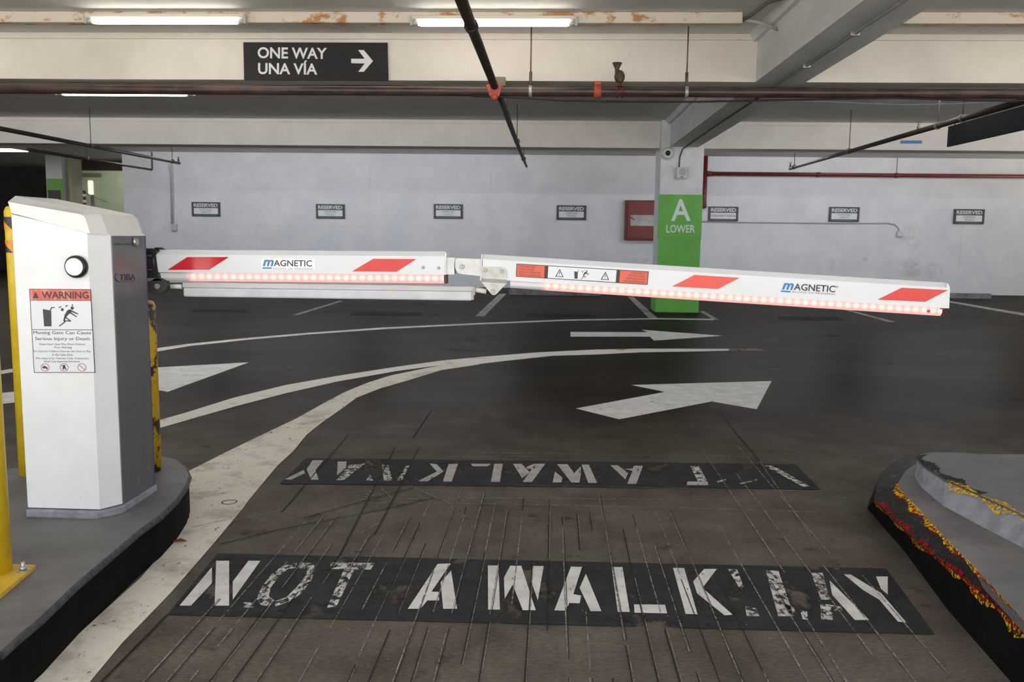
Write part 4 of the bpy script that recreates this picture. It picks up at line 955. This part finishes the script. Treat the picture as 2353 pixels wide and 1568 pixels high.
def led(name, tl, tr, hpx, mt, parent, dep=.012):
    """frosted half-round strip under the arm, u/v in metres"""
    A0, A1 = ony(*tl, YA + dep), ony(*tr, YA + dep); L = (A1 - A0).length; ax = (A1 - A0).normalized(); dn_ = ax.cross(Vector((0, 1, 0))).normalized()
    if dn_.z > 0: dn_ = -dn_
    H_ = hpx * YA / FOCAL
    sec = [(.0, .0), (.0, .6), (.006, .85), (.014, 1.0), (.034, 1.0), (.042, .85), (.048, .0)]
    bm = bmesh.new(); uvl = bm.loops.layers.uv.new('strip')
    N = 2; rows = []
    for i in range(N):
        rows.append([bm.verts.new(A0 + ax * L * i / (N - 1) + dn_ * H_ * h + Vector((0, y_, 0))) for y_, h in sec])
    run = 0; vs = [0]
    for k in range(1, len(sec)): run += math.hypot(sec[k][0] - sec[k - 1][0], (sec[k][1] - sec[k - 1][1]) * H_); vs.append(run)
    for i in range(N - 1):
        for k in range(len(sec) - 1):
            f = bm.faces.new([rows[i][k], rows[i][k + 1], rows[i + 1][k + 1], rows[i + 1][k]])
            for lp_, (ii, kk) in zip(f.loops, ((i, k), (i, k + 1), (i + 1, k + 1), (i + 1, k))): lp_[uvl].uv = (L * ii / (N - 1), H_ - vs[kk])
    bm.faces.new(rows[0]); bm.faces.new(list(reversed(rows[-1])))
    bmesh.ops.recalc_face_normals(bm, faces=bm.faces)
    bmesh.ops.translate(bm, verts=bm.verts, vec=-WL[parent])
    me = bpy.data.meshes.new(name); bm.to_mesh(me); bm.free(); me.materials.append(mt)
    return link(name, me, parent)
per = 19.0 * YA / FOCAL
led('led_strip', (362, 627), (1020, 632.5), 19.5, led_material('led_inner', 0, per, (432 - 362) * YA / FOCAL), arm1)
led('led_strip', (1173, 644), (2166, 708), 19, led_material('led_outer', 0, per, (1246 - 1173) * YA / FOCAL), arm2)
e0_ = ony(1021, 633, YA + .01); MB().box((e0_.x, YA + .01, e0_.z - .033), (e0_.x + .009, YA + .062, e0_.z + .002), .003).build('strip_end_cap', mat('brown_cap', (92, 60, 48), .6), arm1)
p_ = ony(2168, 706, YA); MB().box((p_.x - .008, YA + .01, p_.z - .01), (p_.x + .012, YA + .03, p_.z + .004), .003).box((p_.x - .055, YA + .006, p_.z - .022), (p_.x - .045, YA + .012, p_.z - .012)).build('red_plug', mat('red_plug', (206, 60, 44), .4), arm2)
e_ = ony(2181, 662, YA); f_ = ony(2180, 709, YA)
MB().prism([ony(x_, y_, YA - .001) for x_, y_ in [(2177, 709), (2181, 709), (2183, 662), (2179, 652), (2176, 652)]], (0, .082, 0)).build('end_cap', M_ARM, arm2)
# decals on the arm
YD = YA - .0012
def adecal(nm, polys, m, parent, d=0.0):
    a = MB()
    for p in polys: a.poly([ony(x_, y_, YD - d) for x_, y_ in p])
    return a.build(nm, m, parent)
M_RR = mat('red_reflective', (222, 44, 36), .3, rgb2=(214, 38, 32), scale=30)
adecal('red_stripe', [[(384.5, 620.5), (481, 620), (526, 591), (430, 591)]], mat('deep_red_reflective', (206, 20, 32), .12), arm1)
adecal('red_stripe', [[(809, 624), (911, 625), (957, 595.6), (857.5, 595)]], M_RR, arm1)
adecal('red_stripe', [[(1544, 658.6), (1650, 664.5), (1700, 638.7), (1596, 632)]], mat('light_red_reflective', (232, 82, 66), .35), arm2)
adecal('red_stripe', [[(2016, 689), (2126, 694), (2179, 667), (2072, 661.5)]], M_RR, arm2)
def logo(parent, m_, bar, ag, acc, reg=None):
    a = MB(); T = lambda q_: [ony(x_, y_, YD - .0004) for x_, y_ in q_]
    text_q(a, 'm', *T(m_), bold=.03, shear=.25); a.poly(T(bar)); o_ = a.build('logo_blue', mat('logo_blue', (40, 126, 200), .4), parent)
    a = MB(); text_q(a, 'AGNETIC', *T(ag), bold=.014); text_q(a, 'ACCESS TO PROGRESS', *T(acc), spacing=1.35)
    if reg: text_q(a, '\u00ae', *T(reg))
    a.build('logo_lettering', mat('logo_black', (52, 52, 60), .45), parent)
adecal('logo_film', [[(599.5, 619.5), (724, 620.5), (724, 595.5), (600, 594.5)]], mat('clear_film', (240, 241, 243), .12), arm1)
logo(arm1, [(604, 612), (629, 612.2), (604, 597)], [(603, 617.6), (624, 617.8), (625, 614.8), (603.6, 614.6)], [(629, 612), (717, 613), (629, 597.5)], [(627, 619), (718, 620), (627, 615.5)])
logo(arm2, [(1797, 665.5), (1823, 667), (1798.5, 650)], [(1794, 671), (1816, 672.4), (1817, 669), (1795, 667.5)], [(1824, 667), (1919, 672.5), (1825.5, 651.5)], [(1820, 672.5), (1918, 678), (1820.5, 669)], [(1921, 662), (1926, 662.3), (1921.2, 657)])
wq = Quad(*[ony(x_, y_, YD) for x_, y_ in [(1187, 606), (1491, 624), (1488, 655), (1185.5, 636)]])
a = MB(); wq.rect(a, 0, 0, 1, 1); wl_ = a.build('caution_decal', mat('decal_frame', (64, 50, 46), .5), arm2)
w1, w2 = lift(wq, .0005), lift(wq, .001)
a = MB(); w1.rect(a, .006, .05, .215, .95); a.build('orange_panel', mat('decal_orange', (224, 96, 68), .4), wl_); a = MB(); w1.rect(a, .785, .05, .994, .95); a.build('orange_panel', mat('decal_orange', (224, 96, 68), .4), wl_)
a = MB(); w1.rect(a, .242, .05, .758, .95); a.build('white_panel', mat('decal_white', (226, 229, 234)), wl_)
a = MB()
for i, (t1, t2, e1, e2) in enumerate((('MOVING ARM', 'CARS ONLY;', .145, .87), ('CAN CAUSE', 'NO BICYCLES,', .135, .85), ('BODILY HARM OR', 'MOTORCYCLES', .185, .837), ('VEHICLE DAMAGE', 'OR PEDESTRIANS', .19, .815))):
    v0 = .12 + i * .21
    w2.text(a, t1, .022, v0, e1, v0 + .14); w2.text(a, t2, e2, v0, .975, v0 + .14)
a.build('wording', mat('decal_brown_ink', (92, 52, 42), .5), wl_)
a = MB()
for uc in (.33, .675):
    for tri in ([(uc - .032, .82), (uc + .032, .82), (uc + .026, .77), (uc - .026, .77)], [(uc - .032, .82), (uc - .024, .8), (uc, .32), (uc, .2)], [(uc + .032, .82), (uc, .2), (uc, .32), (uc + .024, .8)]): w2.poly(a, tri)
    w2.poly(a, [(uc - .002, .62), (uc + .002, .62), (uc + .003, .42), (uc - .003, .42)]); w2.rect(a, uc - .002, .66, uc + .002, .72)
Fp = lambda L: [(.44 + (x_ - 323) / 490 * .115, .14 + (y_ - 350) / 315 * .74) for x_, y_ in L]
picto(a, w2, Fp); a.build('pictogram', M_DT, wl_)
# joint between the two arm sections
M_JOINT = mat('joint_white', (226, 227, 228), .35, rgb2=(208, 207, 204), scale=14)
jt = MB()
jt.prism([ony(x_, y_, YA - .003) for x_, y_ in [(1021, 632), (1024.5, 632), (1026, 581), (1022.5, 580)]], (0, .088, 0))
jt.prism([ony(x_, y_, YA + .006) for x_, y_ in [(1022, 631), (1044, 631), (1044, 608), (1046, 592.5), (1022, 591.5)]], (0, .06, 0))
joint = jt.build('elbow_joint', M_JOINT, gate)
MB().prism([ony(x_, y_, YA + .001) for x_, y_ in [(1052, 628), (1047, 621), (1045, 612), (1046, 593), (1106, 595), (1106, 636), (1060, 631)]], (0, .07, 0), .003).build('clevis', M_JOINT, joint)
MB().prism([ony(x_, y_, YA - .003) for x_, y_ in [(1103, 645), (1106, 645), (1109, 585), (1106, 585)]], (0, .088, 0)).build('end_plate', M_JOINT, joint)
def bolt(px_, py_, r, parent, y_=YA):
    c_ = ony(px_, py_, y_); a = MB(); a.disc(c_ + Vector((0, .001, 0)), (0, -1, 0), r, .004, 24, .001); a.tube([c_ + Vector((0, -.004, 0)), c_ + Vector((0, -.008, 0)), c_ + Vector((0, -.0095, 0))], [r * .62, r * .62, r * .45], 6); 
    return a.build('bolt', mat('bolt_steel', (150, 148, 144), .3, .9), parent)
bolt(1062, 613, .0098, joint, YA + .001); bolt(972, 615, .0062, arm1); bolt(1008, 616, .0062, arm1)
br_ = MB(); Y0, Y1 = YA - .005, YA + .012
T = lambda L, y_: [ony(x_, y_2, y_) for x_, y_2 in L]
br_.prism(T([(1106.5, 640), (1164, 643), (1165, 626), (1163, 619), (1158, 615), (1150, 614), (1107, 612)], Y0), (0, .004, 0))
up4, lo4 = T([(1106.5, 640), (1164, 643)], Y0), T([(1106.5, 648.5), (1164, 651.5)], Y1)
br_.hexa([up4[0], up4[1], lo4[1], lo4[0]], [p + Vector((0, .004, 0)) for p in (up4[0], up4[1], lo4[1], lo4[0])])
br_.prism(T([(1106.5, 648.5), (1127, 674), (1131, 678), (1136, 678.5), (1141, 676), (1164, 651.5)], Y1), (0, .004, 0))
brk = br_.build('link_bracket', mat('bracket_satin', (214, 212, 207), .4, rgb2=(192, 190, 184), scale=25), gate)
bolt(1116, 621, .0078, brk, Y0); bolt(1154, 623.5, .0078, brk, Y0); bolt(1133, 670, .0095, brk, Y1)
# lower link
YLk = YA + .016
lk_ = MB()
P0, P1 = ony(419, 655.5, YLk), ony(1088, 664.5, YLk); ax = (P1 - P0).normalized(); dn_ = Vector((ax.z, 0, -ax.x)); 
def bar(mb, A0, A1, h0, h1, y0, y1, bev_=.0):
    mb.hexa([A0 + dn_ * h1 + Vector((0, y0, 0)), A1 + dn_ * h1 + Vector((0, y0, 0)), A1 + dn_ * h1 + Vector((0, y1, 0)), A0 + dn_ * h1 + Vector((0, y1, 0))],
            [A0 + dn_ * h0 + Vector((0, y0, 0)), A1 + dn_ * h0 + Vector((0, y0, 0)), A1 + dn_ * h0 + Vector((0, y1, 0)), A0 + dn_ * h0 + Vector((0, y1, 0))], bev_)
bar(lk_, P0, P1, -.0095, .0095, 0, .03, .002)
link_ = lk_.build('link_rod', mat('dusty_aluminium', (206, 206, 205), .4, rgb2=(188, 187, 185), scale=9, stretch=(.4, 1, 1)), gate)
a = MB(); bar(a, P0 + ax * .002, P1 - ax * .006, .0095, .046, -.002, .03, .007); a.build('rubber_edge', mat('dusty_white_rubber', (214, 214, 220), .6, rgb2=(196, 196, 202), scale=9), link_)
a = MB(); bar(a, P1, P1 + ax * .005, -.012, .024, -.004, .034); bar(a, P1 - ax * .01, P1 + ax * .0, .01, .042, .0, .03); a.build('end_plate', mat('grubby_plate', (176, 172, 162), .5), link_)
r0, r1 = ony(393, 658.5, YLk + .01), ony(1118, 670, YLk + .01)
MB().tube([r0, r0 + ax * .045], .0095, 14).tube([P1 + ax * .004 + dn_ * .003 + Vector((0, .012, 0)), r1], .0105, 14).build('rod_end', mat('rod_cream', (218, 216, 206), .4), link_)
MB().tube([r1, r1 + ax * .01], .008, 12).build('rod_tip', M_BLACKP(), link_)
# black flange at the cabinet
fg = MB(); fg.prism(T([(326, 640), (366, 638.5), (361, 624), (357.5, 590), (357, 584), (362, 577), (350, 571), (334, 571), (326, 576)], YA - .006), (0, .1, 0), .004)
fg.box((ony(352, 570, YA).x, YA + .01, ony(352, 573.5, YA).z), (ony(367, 570, YA).x, YA + .03, ony(352, 569, YA).z), .002)
flange = fg.build('arm_flange', M_BLACKP(), gate)
rb_ = MB()
for yy in (588, 620): 
    q0, q1_ = ony(333, yy, YA - .01), ony(349, yy, YA - .01); rb_.tube([q0, q1_], .003, 8)
q0, q1_ = ony(352.5, 592, YA - .008), ony(354, 616, YA - .008); rb_.tube([q0, q1_], .0035, 8); rb_.build('flange_rib', mat('worn_black', (70, 68, 70), .35), flange)
hg = MB(); hc = ony(362, 658, YA); hg.disc(hc + Vector((0, .04, 0)), (0, -1, 0), .0345, .04, 30, .003); k0 = ony(330, 645, YA); k1 = ony(362, 673, YA)
hg.box((k0.x, YA + .004, k1.z), (hc.x, YA + .038, k0.z), .003); hinge = hg.build('link_hinge', mat('charcoal_cast', (58, 58, 59), .5), gate)
MB().disc(hc + Vector((-.001, .0, 0)), (0, -1, 0), .0115, .005, 20, .002).build('hinge_pin', mat('pin_grey', (160, 152, 148), .4, .4), hinge)
MB().prism(T([(330, 641), (366, 639), (372, 645), (330, 647)], YA + .0), (0, .05, 0)).build('flange_lip', mat('grey_lip', (140, 140, 142), .5), hinge)
MB().tube([(CX1 - .12, YA + .045, ony(345, 606, YA).z), (ony(340, 606, YA).x, YA + .045, ony(345, 606, YA).z)], .03, 20).box((CX1 - .16, CY1 - .01, ony(345, 640, YA).z), (CX1 - .06, YA + .1, ony(345, 572, YA).z), .01).build('drive_hub', M_BLACKP(), gate)
